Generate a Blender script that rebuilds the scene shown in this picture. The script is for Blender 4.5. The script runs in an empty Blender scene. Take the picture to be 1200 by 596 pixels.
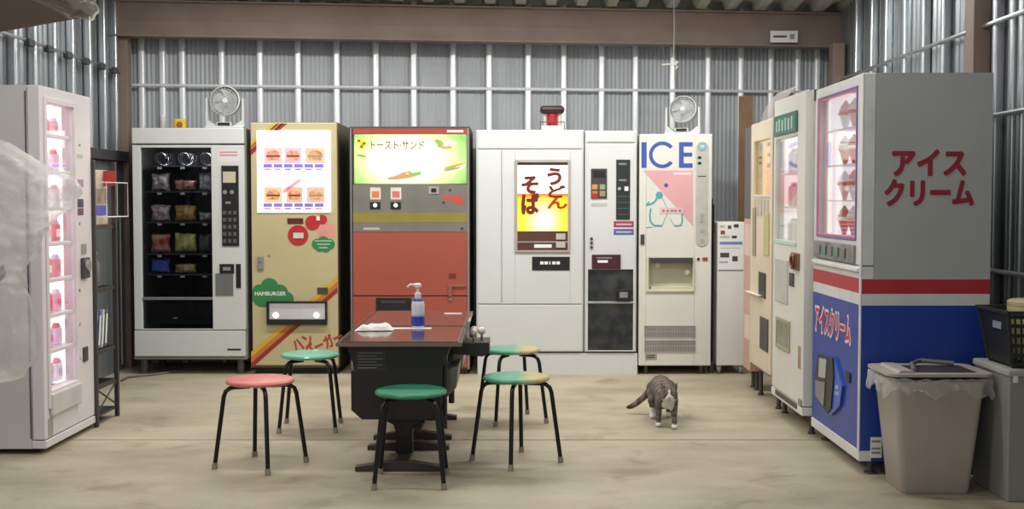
import bpy, bmesh, math, random
from mathutils import Vector, Matrix, noise
random.seed(7)
S = bpy.context.scene
COL = S.collection
PI = math.pi

# ------------------------------------------------------------------ camera
CAMZ, F, CX, CY = 1.27, 1400.0, 600.0, 298.0
TH = math.atan(63 / 1400)
cd = bpy.data.cameras.new('camera'); cam = bpy.data.objects.new('camera', cd); COL.objects.link(cam)
cam.location = (0, 0, CAMZ); cam.rotation_euler = (PI / 2 - TH, 0, 0)
cd.sensor_width = 36; cd.lens = F / 1200 * 36; cd.clip_start = 0.05; cd.clip_end = 100
S.camera = cam
O0 = Vector((0, 0, CAMZ))
def ray(px, py):
    dx = (px - CX) / F; dy = -(py - CY) / F
    return Vector((dx, math.cos(TH) + dy * math.sin(TH), -math.sin(TH) + dy * math.cos(TH)))
def PY(px, py, Y): d = ray(px, py); return O0 + d * (Y / d.y)
def PX(px, py, X): d = ray(px, py); return O0 + d * (X / d.x)
def G(px, py, z=0.0): d = ray(px, py); return O0 + d * ((z - CAMZ) / d.z)

# ------------------------------------------------------------------ materials
def lin(c):
    r = []
    for v in c[:3]:
        v /= 255.0
        r.append(v / 12.92 if v <= 0.04045 else ((v + 0.055) / 1.055) ** 2.4)
    return (*r, 1.0)
MATS = {}
def mat(name, rgb, rough=0.5, metal=0.0, var=0.05, scale=6.0, emit=0.0, spec=0.5, bump=0.0, rgb2=None, coat=0.0, stretch=None):
    if name in MATS: return MATS[name]
    m = bpy.data.materials.new(name); m.use_nodes = True
    nt = m.node_tree; b = nt.nodes['Principled BSDF']
    tc = nt.nodes.new('ShaderNodeTexCoord'); nz = nt.nodes.new('ShaderNodeTexNoise')
    nz.inputs['Scale'].default_value = scale; nz.inputs['Detail'].default_value = 5
    if stretch:
        mp = nt.nodes.new('ShaderNodeMapping'); mp.inputs['Scale'].default_value = stretch
        nt.links.new(tc.outputs['Object'], mp.inputs[0]); nt.links.new(mp.outputs[0], nz.inputs['Vector'])
    else:
        nt.links.new(tc.outputs['Object'], nz.inputs['Vector'])
    cr = nt.nodes.new('ShaderNodeValToRGB')
    c = lin(rgb); c2 = lin(rgb2) if rgb2 else tuple(max(0, v * (1 - 3 * var)) for v in c[:3]) + (1,)
    cr.color_ramp.elements[0].position = 0.3; cr.color_ramp.elements[1].position = 0.62
    cr.color_ramp.elements[0].color = c2; cr.color_ramp.elements[1].color = c
    nt.links.new(nz.outputs['Fac'], cr.inputs['Fac'])
    nt.links.new(cr.outputs['Color'], b.inputs['Base Color'])
    b.inputs['Roughness'].default_value = rough; b.inputs['Metallic'].default_value = metal
    b.inputs['Specular IOR Level'].default_value = spec
    b.inputs['Coat Weight'].default_value = coat
    if emit:
        nt.links.new(cr.outputs['Color'], b.inputs['Emission Color']); b.inputs['Emission Strength'].default_value = emit
    if bump:
        bp = nt.nodes.new('ShaderNodeBump'); bp.inputs['Strength'].default_value = bump; bp.inputs['Distance'].default_value = 0.01
        nt.links.new(nz.outputs['Fac'], bp.inputs['Height']); nt.links.new(bp.outputs[0], b.inputs['Normal'])
    MATS[name] = m
    return m
def glass_mat(name, tint=(255, 255, 255), base=0.05, rough=0.03):
    if name in MATS: return MATS[name]
    m = bpy.data.materials.new(name); m.use_nodes = True; nt = m.node_tree
    for n in list(nt.nodes): nt.nodes.remove(n)
    out = nt.nodes.new('ShaderNodeOutputMaterial'); mix = nt.nodes.new('ShaderNodeMixShader')
    tr = nt.nodes.new('ShaderNodeBsdfTransparent'); gl = nt.nodes.new('ShaderNodeBsdfGlossy'); fr = nt.nodes.new('ShaderNodeMath'); lw = nt.nodes.new('ShaderNodeLayerWeight'); lw.inputs[0].default_value = 0.5
    fr.operation = 'POWER'; fr.inputs[1].default_value = 4.0; nt.links.new(lw.outputs['Facing'], fr.inputs[0])
    ad = nt.nodes.new('ShaderNodeMath'); ad.operation = 'ADD'; ad.use_clamp = True; ad.inputs[1].default_value = base
    tr.inputs[0].default_value = lin(tint); gl.inputs['Roughness'].default_value = rough
    nt.links.new(fr.outputs[0], ad.inputs[0]); nt.links.new(ad.outputs[0], mix.inputs[0])
    nt.links.new(tr.outputs[0], mix.inputs[1]); nt.links.new(gl.outputs[0], mix.inputs[2]); nt.links.new(mix.outputs[0], out.inputs[0])
    MATS[name] = m; return m
def film_mat(name, alpha=0.5, rgb=(235, 235, 235)):
    """crumpled clear polythene: part see-through, part milky, part glossy"""
    if name in MATS: return MATS[name]
    m = bpy.data.materials.new(name); m.use_nodes = True; nt = m.node_tree
    b = nt.nodes['Principled BSDF']; out = nt.nodes['Material Output']
    b.inputs['Base Color'].default_value = lin(rgb); b.inputs['Roughness'].default_value = 0.14
    b.inputs['Specular IOR Level'].default_value = 0.8
    tl = nt.nodes.new('ShaderNodeBsdfTranslucent'); tl.inputs[0].default_value = lin(rgb)
    m1 = nt.nodes.new('ShaderNodeMixShader'); m1.inputs[0].default_value = 0.6
    nt.links.new(b.outputs[0], m1.inputs[1]); nt.links.new(tl.outputs[0], m1.inputs[2])
    tr = nt.nodes.new('ShaderNodeBsdfTransparent'); m2 = nt.nodes.new('ShaderNodeMixShader')
    lw = nt.nodes.new('ShaderNodeLayerWeight'); lw.inputs[0].default_value = 0.45
    mr = nt.nodes.new('ShaderNodeMapRange'); mr.inputs['To Min'].default_value = alpha; mr.inputs['To Max'].default_value = min(1, alpha + 0.45)
    nt.links.new(lw.outputs['Facing'], mr.inputs['Value']); nt.links.new(mr.outputs[0], m2.inputs[0])
    tc = nt.nodes.new('ShaderNodeTexCoord'); nz = nt.nodes.new('ShaderNodeTexNoise'); nz.inputs['Scale'].default_value = 22; nz.inputs['Detail'].default_value = 4
    nz.inputs['Distortion'].default_value = 1.2
    nt.links.new(tc.outputs['Object'], nz.inputs['Vector'])
    bp = nt.nodes.new('ShaderNodeBump'); bp.inputs['Strength'].default_value = 0.7; bp.inputs['Distance'].default_value = 0.014
    nt.links.new(nz.outputs['Fac'], bp.inputs['Height']); nt.links.new(bp.outputs[0], b.inputs['Normal'])
    nt.links.new(tr.outputs[0], m2.inputs[1]); nt.links.new(m1.outputs[0], m2.inputs[2]); nt.links.new(m2.outputs[0], out.inputs[0])
    MATS[name] = m; return m
def ramp_emit(name, stops, axis='Z', strength=1.0, lo=0.0, hi=1.0, radial=None, noise_amt=0.0, nscale=8, hot=None):
    """back-lit printed sign: colour from the sign's own coordinates"""
    m = bpy.data.materials.new(name); m.use_nodes = True; nt = m.node_tree; b = nt.nodes['Principled BSDF']
    tc = nt.nodes.new('ShaderNodeTexCoord')
    cr = nt.nodes.new('ShaderNodeValToRGB')
    els = cr.color_ramp.elements
    while len(els) < len(stops): els.new(0.5)
    for e, (p, c) in zip(els, stops): e.position = p; e.color = lin(c)
    mp = nt.nodes.new('ShaderNodeMapping'); nt.links.new(tc.outputs['Object'], mp.inputs[0])
    if radial:
        (x, z, rx, rz) = radial
        mp.inputs['Scale'].default_value = (1 / rx, 0.0, 1 / rz); mp.inputs['Location'].default_value = (-x / rx, 0, -z / rz)
        ln = nt.nodes.new('ShaderNodeVectorMath'); ln.operation = 'LENGTH'; nt.links.new(mp.outputs[0], ln.inputs[0]); val = ln.outputs['Value']
    else:
        sp = nt.nodes.new('ShaderNodeSeparateXYZ'); nt.links.new(tc.outputs['Object'], sp.inputs[0])
        mr = nt.nodes.new('ShaderNodeMapRange'); mr.inputs['From Min'].default_value = lo; mr.inputs['From Max'].default_value = hi
        nt.links.new(sp.outputs[axis], mr.inputs['Value']); val = mr.outputs[0]
    if noise_amt:
        nz = nt.nodes.new('ShaderNodeTexNoise'); nz.inputs['Scale'].default_value = nscale; nz.inputs['Detail'].default_value = 3
        nt.links.new(tc.outputs['Object'], nz.inputs['Vector'])
        ma = nt.nodes.new('ShaderNodeMath'); ma.operation = 'MULTIPLY_ADD'; ma.inputs[1].default_value = noise_amt
        sb = nt.nodes.new('ShaderNodeMath'); sb.operation = 'SUBTRACT'; sb.inputs[1].default_value = 0.5
        nt.links.new(nz.outputs['Fac'], sb.inputs[0]); nt.links.new(sb.outputs[0], ma.inputs[0]); nt.links.new(val, ma.inputs[2]); val = ma.outputs[0]
    nt.links.new(val, cr.inputs['Fac'])
    out = cr.outputs[0]
    if hot:  # glow of the lamp behind, blended into the sign colours
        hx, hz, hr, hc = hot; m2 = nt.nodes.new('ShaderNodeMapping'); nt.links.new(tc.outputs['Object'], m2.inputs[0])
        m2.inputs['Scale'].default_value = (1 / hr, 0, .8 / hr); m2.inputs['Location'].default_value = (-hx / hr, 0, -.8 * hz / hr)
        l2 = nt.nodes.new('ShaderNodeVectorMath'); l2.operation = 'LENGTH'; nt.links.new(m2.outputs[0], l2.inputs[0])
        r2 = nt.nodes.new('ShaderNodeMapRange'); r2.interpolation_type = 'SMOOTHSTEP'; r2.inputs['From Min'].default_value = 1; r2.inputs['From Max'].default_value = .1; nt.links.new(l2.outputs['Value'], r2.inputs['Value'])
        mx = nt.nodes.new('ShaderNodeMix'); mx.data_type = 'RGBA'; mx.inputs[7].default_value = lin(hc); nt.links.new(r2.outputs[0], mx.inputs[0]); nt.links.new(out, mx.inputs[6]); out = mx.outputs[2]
    nt.links.new(out, b.inputs['Base Color']); nt.links.new(out, b.inputs['Emission Color'])
    b.inputs['Emission Strength'].default_value = strength; b.inputs['Roughness'].default_value = 0.3
    return m

# ------------------------------------------------------------------ mesh builder
class B:
    def __init__(s): s.bm = bmesh.new(); s.mi = 0
    def _f(s, f):
        f.material_index = s.mi; return f
    def box(s, x0, y0, z0, x1, y1, z1, bev=0.0, seg=2):
        x0, x1 = sorted((x0, x1)); y0, y1 = sorted((y0, y1)); z0, z1 = sorted((z0, z1))
        v = [s.bm.verts.new(p) for p in ((x0,y0,z0),(x1,y0,z0),(x1,y1,z0),(x0,y1,z0),(x0,y0,z1),(x1,y0,z1),(x1,y1,z1),(x0,y1,z1))]
        fs = [s._f(s.bm.faces.new([v[i] for i in q])) for q in ((3,2,1,0),(4,5,6,7),(0,1,5,4),(1,2,6,5),(2,3,7,6),(3,0,4,7))]
        if bev > 0:
            bev = min(bev, 0.45 * min(x1 - x0, y1 - y0, z1 - z0))
            es = list({e for f in fs for e in f.edges})
            bmesh.ops.bevel(s.bm, geom=es, offset=bev, segments=seg, profile=0.5, affect='EDGES', material=-1)
        return s
    def ring(s, x0, z0, x1, z1, hx0, hz0, hx1, hz1, y0, y1, bev=0.0):
        """frame with a hole, made of four bars"""
        s.box(x0, y0, z0, hx0, y1, z1, bev); s.box(hx1, y0, z0, x1, y1, z1, bev)
        s.box(hx0, y0, z0, hx1, y1, hz0, bev); s.box(hx0, y0, hz1, hx1, y1, z1, bev); return s
    def prism(s, pts, y0, y1):
        """polygon in x,z pushed from y0 to y1"""
        a = sum(pts[i][0] * pts[(i + 1) % len(pts)][1] - pts[(i + 1) % len(pts)][0] * pts[i][1] for i in range(len(pts)))
        if a < 0: pts = pts[::-1]
        y0, y1 = sorted((y0, y1)); n = len(pts)
        f = [s.bm.verts.new((x, y0, z)) for x, z in pts]; k = [s.bm.verts.new((x, y1, z)) for x, z in pts]
        s._f(s.bm.faces.new(f)); s._f(s.bm.faces.new(k[::-1]))
        for i in range(n): j = (i + 1) % n; s._f(s.bm.faces.new((f[j], f[i], k[i], k[j])))
        return s
    def prism_z(s, pts, z0, z1):
        n = len(pts)
        a = sum(pts[i][0] * pts[(i + 1) % n][1] - pts[(i + 1) % n][0] * pts[i][1] for i in range(n))
        if a < 0: pts = pts[::-1]
        f = [s.bm.verts.new((x, y, z0)) for x, y in pts]; k = [s.bm.verts.new((x, y, z1)) for x, y in pts]
        s._f(s.bm.faces.new(f[::-1])); s._f(s.bm.faces.new(k))
        for i in range(n): j = (i + 1) % n; s._f(s.bm.faces.new((f[i], f[j], k[j], k[i])))
        return s
    def tube(s, pts, r, n=8, caps=True):
        pts = [Vector(p) for p in pts]; rr = r if isinstance(r, (list, tuple)) else [r] * len(pts)
        rings = []; ref = None
        for i, p in enumerate(pts):
            t = (pts[min(i + 1, len(pts) - 1)] - pts[max(i - 1, 0)]).normalized()
            if ref is None:
                ref = Vector((0, 0, 1)) if abs(t.z) < 0.9 else Vector((1, 0, 0))
            u = t.cross(ref).normalized(); w = u.cross(t).normalized(); ref = w
            rings.append([s.bm.verts.new(p + (u * math.cos(2 * PI * k / n) + w * math.sin(2 * PI * k / n)) * rr[i]) for k in range(n)])
        for a, b in zip(rings, rings[1:]):
            for k in range(n): s._f(s.bm.faces.new((a[k], b[k], b[(k + 1) % n], a[(k + 1) % n])))
        if caps:
            s._f(s.bm.faces.new(rings[0])); s._f(s.bm.faces.new(rings[-1][::-1]))
        return s
    def lathe(s, prof, c=(0, 0, 0), n=24, axis='Z'):
        c = Vector(c); rings = []
        def pt(r, h, a):
            if axis == 'Z': return c + Vector((r * math.cos(a), r * math.sin(a), h))
            if axis == 'Y': return c + Vector((r * math.cos(a), -h, r * math.sin(a)))
            return c + Vector((h, r * math.cos(a), r * math.sin(a)))
        for r, h in prof:
            rings.append([s.bm.verts.new(pt(max(r, 1e-4), h, 2 * PI * k / n)) for k in range(n)])
        for a, b in zip(rings, rings[1:]):
            for k in range(n): s._f(s.bm.faces.new((a[k], a[(k + 1) % n], b[(k + 1) % n], b[k])))
        s._f(s.bm.faces.new(rings[0][::-1])); s._f(s.bm.faces.new(rings[-1]))
        return s
    def ball(s, c, rx, ry=None, rz=None, sub=2):
        ry = ry or rx; rz = rz or rx
        r = bmesh.ops.create_icosphere(s.bm, subdivisions=sub, radius=1.0)
        for v in r['verts']: v.co = Vector((c[0] + v.co.x * rx, c[1] + v.co.y * ry, c[2] + v.co.z * rz))
        for f in {f for v in r['verts'] for f in v.link_faces}: f.material_index = s.mi
        return s
    def torus(s, c, R, r, axis='Y', n=32, m=8):
        c = Vector(c); rings = []
        for i in range(n):
            a = 2 * PI * i / n; ring = []
            for j in range(m):
                b = 2 * PI * j / m; q = R + r * math.cos(b); h = r * math.sin(b)
                ring.append(s.bm.verts.new(c + (Vector((q * math.cos(a), h, q * math.sin(a))) if axis == 'Y' else Vector((q * math.cos(a), q * math.sin(a), h)))))
            rings.append(ring)
        for i in range(n):
            for j in range(m):
                s._f(s.bm.faces.new((rings[i][j], rings[(i + 1) % n][j], rings[(i + 1) % n][(j + 1) % m], rings[i][(j + 1) % m])))
        return s
    def grid(s, fn, nu, nv):
        """surface fn(u,v) with u,v in 0..1"""
        V = [[s.bm.verts.new(fn(i / nu, j / nv)) for j in range(nv + 1)] for i in range(nu + 1)]
        for i in range(nu):
            for j in range(nv): s._f(s.bm.faces.new((V[i][j], V[i + 1][j], V[i + 1][j + 1], V[i][j + 1])))
        return s
    def end(s, name, mats, parent=None, smooth=False, norm=True):
        if norm: bmesh.ops.recalc_face_normals(s.bm, faces=s.bm.faces[:])
        me = bpy.data.meshes.new(name); s.bm.to_mesh(me); s.bm.free()
        for m in (mats if isinstance(mats, (list, tuple)) else [mats]): me.materials.append(m)
        o = bpy.data.objects.new(name, me); COL.objects.link(o)
        if parent is not None: o.parent = parent
        if smooth:
            for p in me.polygons: p.use_smooth = True
            if smooth != 'all':
                try: me.set_sharp_from_angle(angle=math.radians(40))
                except Exception: pass
        return o
def tag(o, label=None, cat=None, group=None, kind=None):
    if label: o['label'] = label
    if cat: o['category'] = cat
    if group: o['group'] = group
    if kind: o['kind'] = kind
    return o
def thing(name, label, cat, loc=(0, 0, 0), rz=0.0, group=None):
    o = bpy.data.objects.new(name, None); COL.objects.link(o); o.empty_display_size = 0.1
    o.location = loc; o.rotation_euler = (0, 0, rz)
    return tag(o, label, cat, group)
def copy_tree(o, parent=None):
    c = o.copy(); COL.objects.link(c)
    if parent is not None: c.parent = parent
    for ch in [x for x in bpy.data.objects if x.parent == o]: copy_tree(ch, c)
    return c
def structure(o): o['kind'] = 'structure'; return o
def apply_mods(o):
    dg = bpy.context.evaluated_depsgraph_get(); dg.update()
    me = bpy.data.meshes.new_from_object(o.evaluated_get(dg)); o.modifiers.clear(); old = o.data; o.data = me
    bpy.data.meshes.remove(old); return o
def text(name, body, x0, z0, x1, z1, y, m, parent, bold=0.0, rot=0.0, thick=0.0006, outline=None):
    """lettering fitted to a rectangle on a face at local y"""
    cu = bpy.data.curves.new('lettering', 'FONT'); cu.body = body; cu.size = 1; cu.extrude = 0.0
    cu.space_line = 0.9; cu.align_x = 'CENTER'
    ob = bpy.data.objects.new('lettering', cu); COL.objects.link(ob)
    dg = bpy.context.evaluated_depsgraph_get(); dg.update()
    me = bpy.data.meshes.new_from_object(ob.evaluated_get(dg)); bpy.data.objects.remove(ob); bpy.data.curves.remove(cu)
    xs = [v.co.x for v in me.vertices]; ys = [v.co.y for v in me.vertices]
    ax, bx, ay, by = min(xs), max(xs), min(ys), max(ys)
    x0, x1 = sorted((x0, x1)); z0, z1 = sorted((z0, z1)); cxm, czm = (x0 + x1) / 2, (z0 + z1) / 2
    for v in me.vertices:
        u = (v.co.x - ax) / (bx - ax) - 0.5; w = (v.co.y - ay) / (by - ay) - 0.5
        X, Z = u * (x1 - x0), w * (z1 - z0)
        v.co = (cxm + X * math.cos(rot) - Z * math.sin(rot), y, czm + X * math.sin(rot) + Z * math.cos(rot))
    if bold:
        tb = bmesh.new(); q = bold * abs(z1 - z0) / max(1, body.count(chr(10)) + 1)
        for k in range(11):
            a = 2 * PI * k / 10; n0 = len(tb.verts); tb.from_mesh(me); tb.verts.ensure_lookup_table()
            for v in tb.verts[n0:]:
                if k < 10: v.co.x += q * math.cos(a); v.co.z += q * math.sin(a)
                v.co.y -= 0.00003 * k
        tb.to_mesh(me); tb.free()
    me.name = name; me.materials.append(m)
    o = bpy.data.objects.new(name, me); COL.objects.link(o)
    if parent is not None: o.parent = parent
    return o

class Mach:
    """a cabinet whose front is the local plane y=0 (looking to -y); pixel pairs of the photo are read off on that plane"""
    def __init__(s, name, label, cat, loc, rz=0.0, group=None):
        s.r = thing(name, label, cat, loc, rz, group); s.M = Matrix.Translation(loc) @ Matrix.Rotation(rz, 4, 'Z'); s.I = s.M.inverted()
    def uv(s, px, py, y=0.0):
        o = s.I @ O0; d = s.I.to_3x3() @ ray(px, py); p = o + d * ((y - o.y) / d.y); return p.x, p.z
    def rc(s, a, b, y=0.0):
        x0, z1 = s.uv(*a, y); x1, z0 = s.uv(*b, y); return min(x0, x1), min(z0, z1), max(x0, x1), max(z0, z1)
    def plate(s, name, a, b, m, d=0.006, d0=0.0, parent=None, bev=0.0, at=0.0):
        x0, z0, x1, z1 = s.rc(a, b, at)
        return B().box(x0, -d0 + at, z0, x1, -d0 - d + at, z1, bev).end(name, m, parent or s.r)
    def text(s, name, body, a, b, m, d=0.002, bold=0.0, rot=0.0, parent=None):
        x0, z0, x1, z1 = s.rc(a, b); return text(name, body, x0, z0, x1, z1, -d, m, parent or s.r, bold, rot)
    def poly(s, name, pts, m, d=0.001, d0=0.0, parent=None):
        return B().prism([s.uv(*p) for p in pts], -d0, -d0 - d).end(name, m, parent or s.r)
    def disc(s, name, c, rpx, m, d=0.002, d0=0.0, parent=None, n=24):
        x, z = s.uv(*c); x2, _ = s.uv(c[0] + rpx, c[1]); r = abs(x2 - x)
        return B().lathe([(r, 0), (r, d)], (x, -d0, z), n, 'Y').end(name, m, parent or s.r, True)

# ------------------------------------------------------------------ common materials
white_paint = mat('white enamel', (226, 223, 217), 0.35, var=0.02, scale=3)
warm_white = mat('warm white enamel', (222, 221, 212), 0.35, var=0.02, scale=3)
grey_white = mat('greyish enamel', (206, 207, 205), 0.4, var=0.02, scale=3)
black_plastic = mat('black plastic', (30, 30, 32), 0.4)
dark_grey = mat('dark grey plastic', (66, 66, 68), 0.45)
mid_grey = mat('mid grey plastic', (140, 140, 140), 0.45)
silver = mat('brushed steel', (205, 207, 210), 0.3, 0.9, scale=20)
chrome = mat('chrome', (225, 225, 228), 0.15, 1.0)
red_ink = mat('red ink', (190, 50, 45), 0.5)
white_ink = mat('white print', (240, 240, 236), 0.5, var=0.01)
black_ink = mat('black print', (25, 25, 27), 0.5)
clear_glass = glass_mat('clear pane', base=0.015)
dark_glass = glass_mat('smoked pane', (214, 216, 220), base=0.012)
feet_mat = mat('grey steel foot', (95, 92, 88), 0.5, 0.5)
galv = mat('galvanised stud', (244, 247, 250), 0.36, 0.25, var=0.03, scale=14, stretch=(3, 3, 0.5))
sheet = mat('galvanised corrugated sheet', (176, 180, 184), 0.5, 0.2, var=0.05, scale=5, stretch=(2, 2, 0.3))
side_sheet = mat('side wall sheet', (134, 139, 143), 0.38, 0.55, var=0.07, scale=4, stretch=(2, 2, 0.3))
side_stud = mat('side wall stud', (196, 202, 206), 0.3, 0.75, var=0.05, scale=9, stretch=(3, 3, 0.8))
brown_steel = mat('brown primer steel', (140, 122, 110), 0.6, var=0.06, scale=4)

# ------------------------------------------------------------------ setting
XL, XR = -3.02, 2.62
def wallY(x): return 9.62 + 0.1 * x
def floor_material():
    m = bpy.data.materials.new('worn concrete'); m.use_nodes = True; nt = m.node_tree; b = nt.nodes['Principled BSDF']
    tc = nt.nodes.new('ShaderNodeTexCoord')
    n1 = nt.nodes.new('ShaderNodeTexNoise'); n1.inputs['Scale'].default_value = 1.1; n1.inputs['Detail'].default_value = 8; n1.inputs['Roughness'].default_value = 0.62
    mp = nt.nodes.new('ShaderNodeMapping'); mp.inputs['Scale'].default_value = (0.8, 1.4, 1)
    nt.links.new(tc.outputs['Object'], mp.inputs[0]); nt.links.new(mp.outputs[0], n1.inputs['Vector'])
    r1 = nt.nodes.new('ShaderNodeValToRGB'); e = r1.color_ramp.elements
    e[0].position = 0.3; e[0].color = lin((140, 130, 110)); e[1].position = 0.66; e[1].color = lin((182, 173, 151))
    x = e.new(0.47); x.color = lin((163, 154, 132))
    nt.links.new(n1.outputs['Fac'], r1.inputs['Fac'])
    n2 = nt.nodes.new('ShaderNodeTexNoise'); n2.inputs['Scale'].default_value = 2.7; n2.inputs['Detail'].default_value = 6; n2.inputs['Distortion'].default_value = 0.6
    nt.links.new(tc.outputs['Object'], n2.inputs['Vector'])
    r2 = nt.nodes.new('ShaderNodeValToRGB'); r2.color_ramp.elements[0].position = 0.28; r2.color_ramp.elements[0].color = (0.62, 0.57, 0.5, 1)
    r2.color_ramp.elements[1].position = 0.42; r2.color_ramp.elements[1].color = (1, 1, 1, 1)
    nt.links.new(n2.outputs['Fac'], r2.inputs['Fac'])
    mx = nt.nodes.new('ShaderNodeMix'); mx.data_type = 'RGBA'; mx.blend_type = 'MULTIPLY'; mx.inputs['Factor'].default_value = 0.8
    nt.links.new(r1.outputs[0], mx.inputs[6]); nt.links.new(r2.outputs[0], mx.inputs[7])
    n3 = nt.nodes.new('ShaderNodeTexNoise'); n3.inputs['Scale'].default_value = 60; nt.links.new(tc.outputs['Object'], n3.inputs['Vector'])
    m3 = nt.nodes.new('ShaderNodeMix'); m3.data_type = 'RGBA'; m3.blend_type = 'OVERLAY'; m3.inputs['Factor'].default_value = 0.14
    nt.links.new(mx.outputs[2], m3.inputs[6]); nt.links.new(n3.outputs['Color'], m3.inputs[7])
    nt.links.new(m3.outputs[2], b.inputs['Base Color'])
    b.inputs['Roughness'].default_value = 0.62
    bp = nt.nodes.new('ShaderNodeBump'); bp.inputs['Strength'].default_value = 0.15; bp.inputs['Distance'].default_value = 0.01
    nt.links.new(n1.outputs['Fac'], bp.inputs['Height']); nt.links.new(bp.outputs[0], b.inputs['Normal'])
    return m
fm = floor_material()
joint_y = G(700, 515).y
b = B()
for (ya, yb) in ((1.2, joint_y - 0.008), (joint_y + 0.008, 10.0)): b.box(-4.2, ya, -0.1, 3.6, yb, 0.0)
b.box(-4.2, joint_y - 0.008, -0.1, 3.6, joint_y + 0.008, -0.012)
structure(b.end('floor', [fm]))

def corrugated(name, path, z0, z1, pitch, depth, m, flat=0.0):
    """vertical corrugated sheet following a straight plan line a->b; bumps go to the left of the line"""
    (ax, ay), (bx, by) = path; L = math.hypot(bx - ax, by - ay); tx, ty = (bx - ax) / L, (by - ay) / L; nx, ny = -ty, tx
    b = B(); n = int(L / pitch * 6); pts = []
    for i in range(n + 1):
        s_ = L * i / n; h = depth * (0.5 + 0.5 * math.sin(2 * PI * s_ / pitch))
        pts.append((ax + tx * s_ + nx * h, ay + ty * s_ + ny * h))
    lo = [b.bm.verts.new((x, y, z0)) for x, y in pts]; hi = [b.bm.verts.new((x, y, z1)) for x, y in pts]
    for i in range(n): b.bm.faces.new((lo[i], lo[i + 1], hi[i + 1], hi[i]))
    return structure(b.end(name, m, None, 'all', norm=False))
corrugated('wall_back', ((3.0, wallY(3.0)), (-3.4, wallY(-3.4))), 0, 3.1, 0.034, 0.006, sheet)
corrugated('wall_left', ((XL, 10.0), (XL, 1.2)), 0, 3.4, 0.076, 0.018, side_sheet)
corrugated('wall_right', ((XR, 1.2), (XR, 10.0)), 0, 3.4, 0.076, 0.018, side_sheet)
# roof deck: trapezoid ribs running away from the camera, rising towards the camera
def roof():
    b = B(); pitch, dep = 0.235, 0.075; prof = ((0, 0), (0.075, 0), (0.105, dep), (0.205, dep), (0.235, 0))
    x = -4.2; pts = []
    while x < 3.6:
        for u, h in prof[:-1]: pts.append((x + u, h))
        x += pitch
    rows = []
    for (y, z) in ((10.0, 2.72), (7.4, 2.93), (1.2, 3.35)): rows.append([b.bm.verts.new((px, y, z + h)) for px, h in pts])
    for r0, r1 in zip(rows, rows[1:]):
        for i in range(len(pts) - 1): b.bm.faces.new((r0[i], r0[i + 1], r1[i + 1], r1[i]))
    return structure(b.end('ceiling', mat('roof deck', (205, 204, 194), 0.55, 0.1, var=0.05, scale=2), norm=False))
roof()
trim_n = [0]
def trim(b, m, smooth=False):
    trim_n[0] += 1; return structure(b.end('trim_%d' % trim_n[0], m, None, smooth))
# girder: channel with flanges, follows the back wall, one metre... half a metre in front of it
gl = PY(136, 48, 9.2); gr = PY(988, 56, 9.45)
def girder():
    b = B(); A = Vector((XL, wallY(XL) - 0.30, 0)); C = Vector((XR, wallY(XR) - 0.30, 0)); zb0, zb1 = 2.50, 2.485
    def bar(o0, o1, h0, h1):
        q = []
        for P, zb in ((A, zb0), (C, zb1)):
            for oy in (o0, o1):
                for h in (h0, h1): q.append(b.bm.verts.new((P.x, P.y + oy, zb + h)))
        for i in ((0, 1, 3, 2), (4, 6, 7, 5), (0, 4, 5, 1), (2, 3, 7, 6), (0, 2, 6, 4), (1, 5, 7, 3)): b.bm.faces.new([q[k] for k in i])
    bar(-0.06, 0.10, 0.0, 0.012); bar(-0.06, 0.10, 0.255, 0.268); bar(0.0, 0.02, 0.012, 0.255)
    bar(-0.062, -0.05, -0.002, 0.012); bar(-0.03, 0.0, 0.012, 0.118); bar(-0.018, 0.0, 0.118, 0.255)
    return trim(b, brown_steel)
girder()
# back wall studs, by where they stand along the wall
for px in (157, 178, 201, 223, 267, 310, 353, 397, 442, 485.5, 531, 573, 619, 661, 706, 746.5, 791, 834, 874, 911, 944, 968):
    x = (px - 600) / F * 9.5; y = wallY(x)
    trim(B().box(x - 0.025, y - 0.062, 0, x + 0.025, y - 0.012, 2.95, 0.014, 3), galv, True)
# purlin rail across the back wall
A = (XL + 0.05, wallY(XL) - 0.066); C = (XR - 0.05, wallY(XR) - 0.066)
zl = PY(300, 101, wallY(-2) - .066).z; zr = PY(900, 107, wallY(2) - .066).z
trim(B().tube([(A[0], A[1], zl), (C[0], C[1], zr)], 0.012, 8), galv, True)
# left wall studs
for y in (6.3, 6.6, 6.9, 7.18, 7.48, 7.8, 8.12, 8.45, 8.75, 9.0):
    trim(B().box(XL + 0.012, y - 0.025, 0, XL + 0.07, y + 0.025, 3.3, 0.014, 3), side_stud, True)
zr_ = PX(64, 58, XL + 0.07).z
trim(B().tube([(XL + 0.07, 6.0, zr_), (XL + 0.07, 9.2, zr_)], 0.010, 8), silver, True)
for y in (7.33, 7.63, 7.96, 8.29, 8.6, 8.88):
    trim(B().box(XL + 0.06, y - 0.04, zr_ - 0.035, XL + 0.10, y + 0.04, zr_ + 0.01, 0.006), dark_grey)
# right wall studs
for px in (1003, 1021, 1038, 1060, 1082, 1105, 1134, 1166, 1186, 1197):
    y = (XR - 0.04) * F / (px - 600)
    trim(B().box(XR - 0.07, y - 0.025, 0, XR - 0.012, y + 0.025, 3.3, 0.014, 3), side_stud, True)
zq = PX(1080, 58, XR - 0.07).z
trim(B().tube([(XR - 0.075, 5.0, zq), (XR - 0.075, 9.4, zq)], 0.012, 8), silver, True)
for zz in (1.72, 2.35, 0.9): trim(B().tube([(XR - 0.08, 5.3, zz), (XR - 0.08, 6.35, zz)], 0.012, 8), silver, True)
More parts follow.
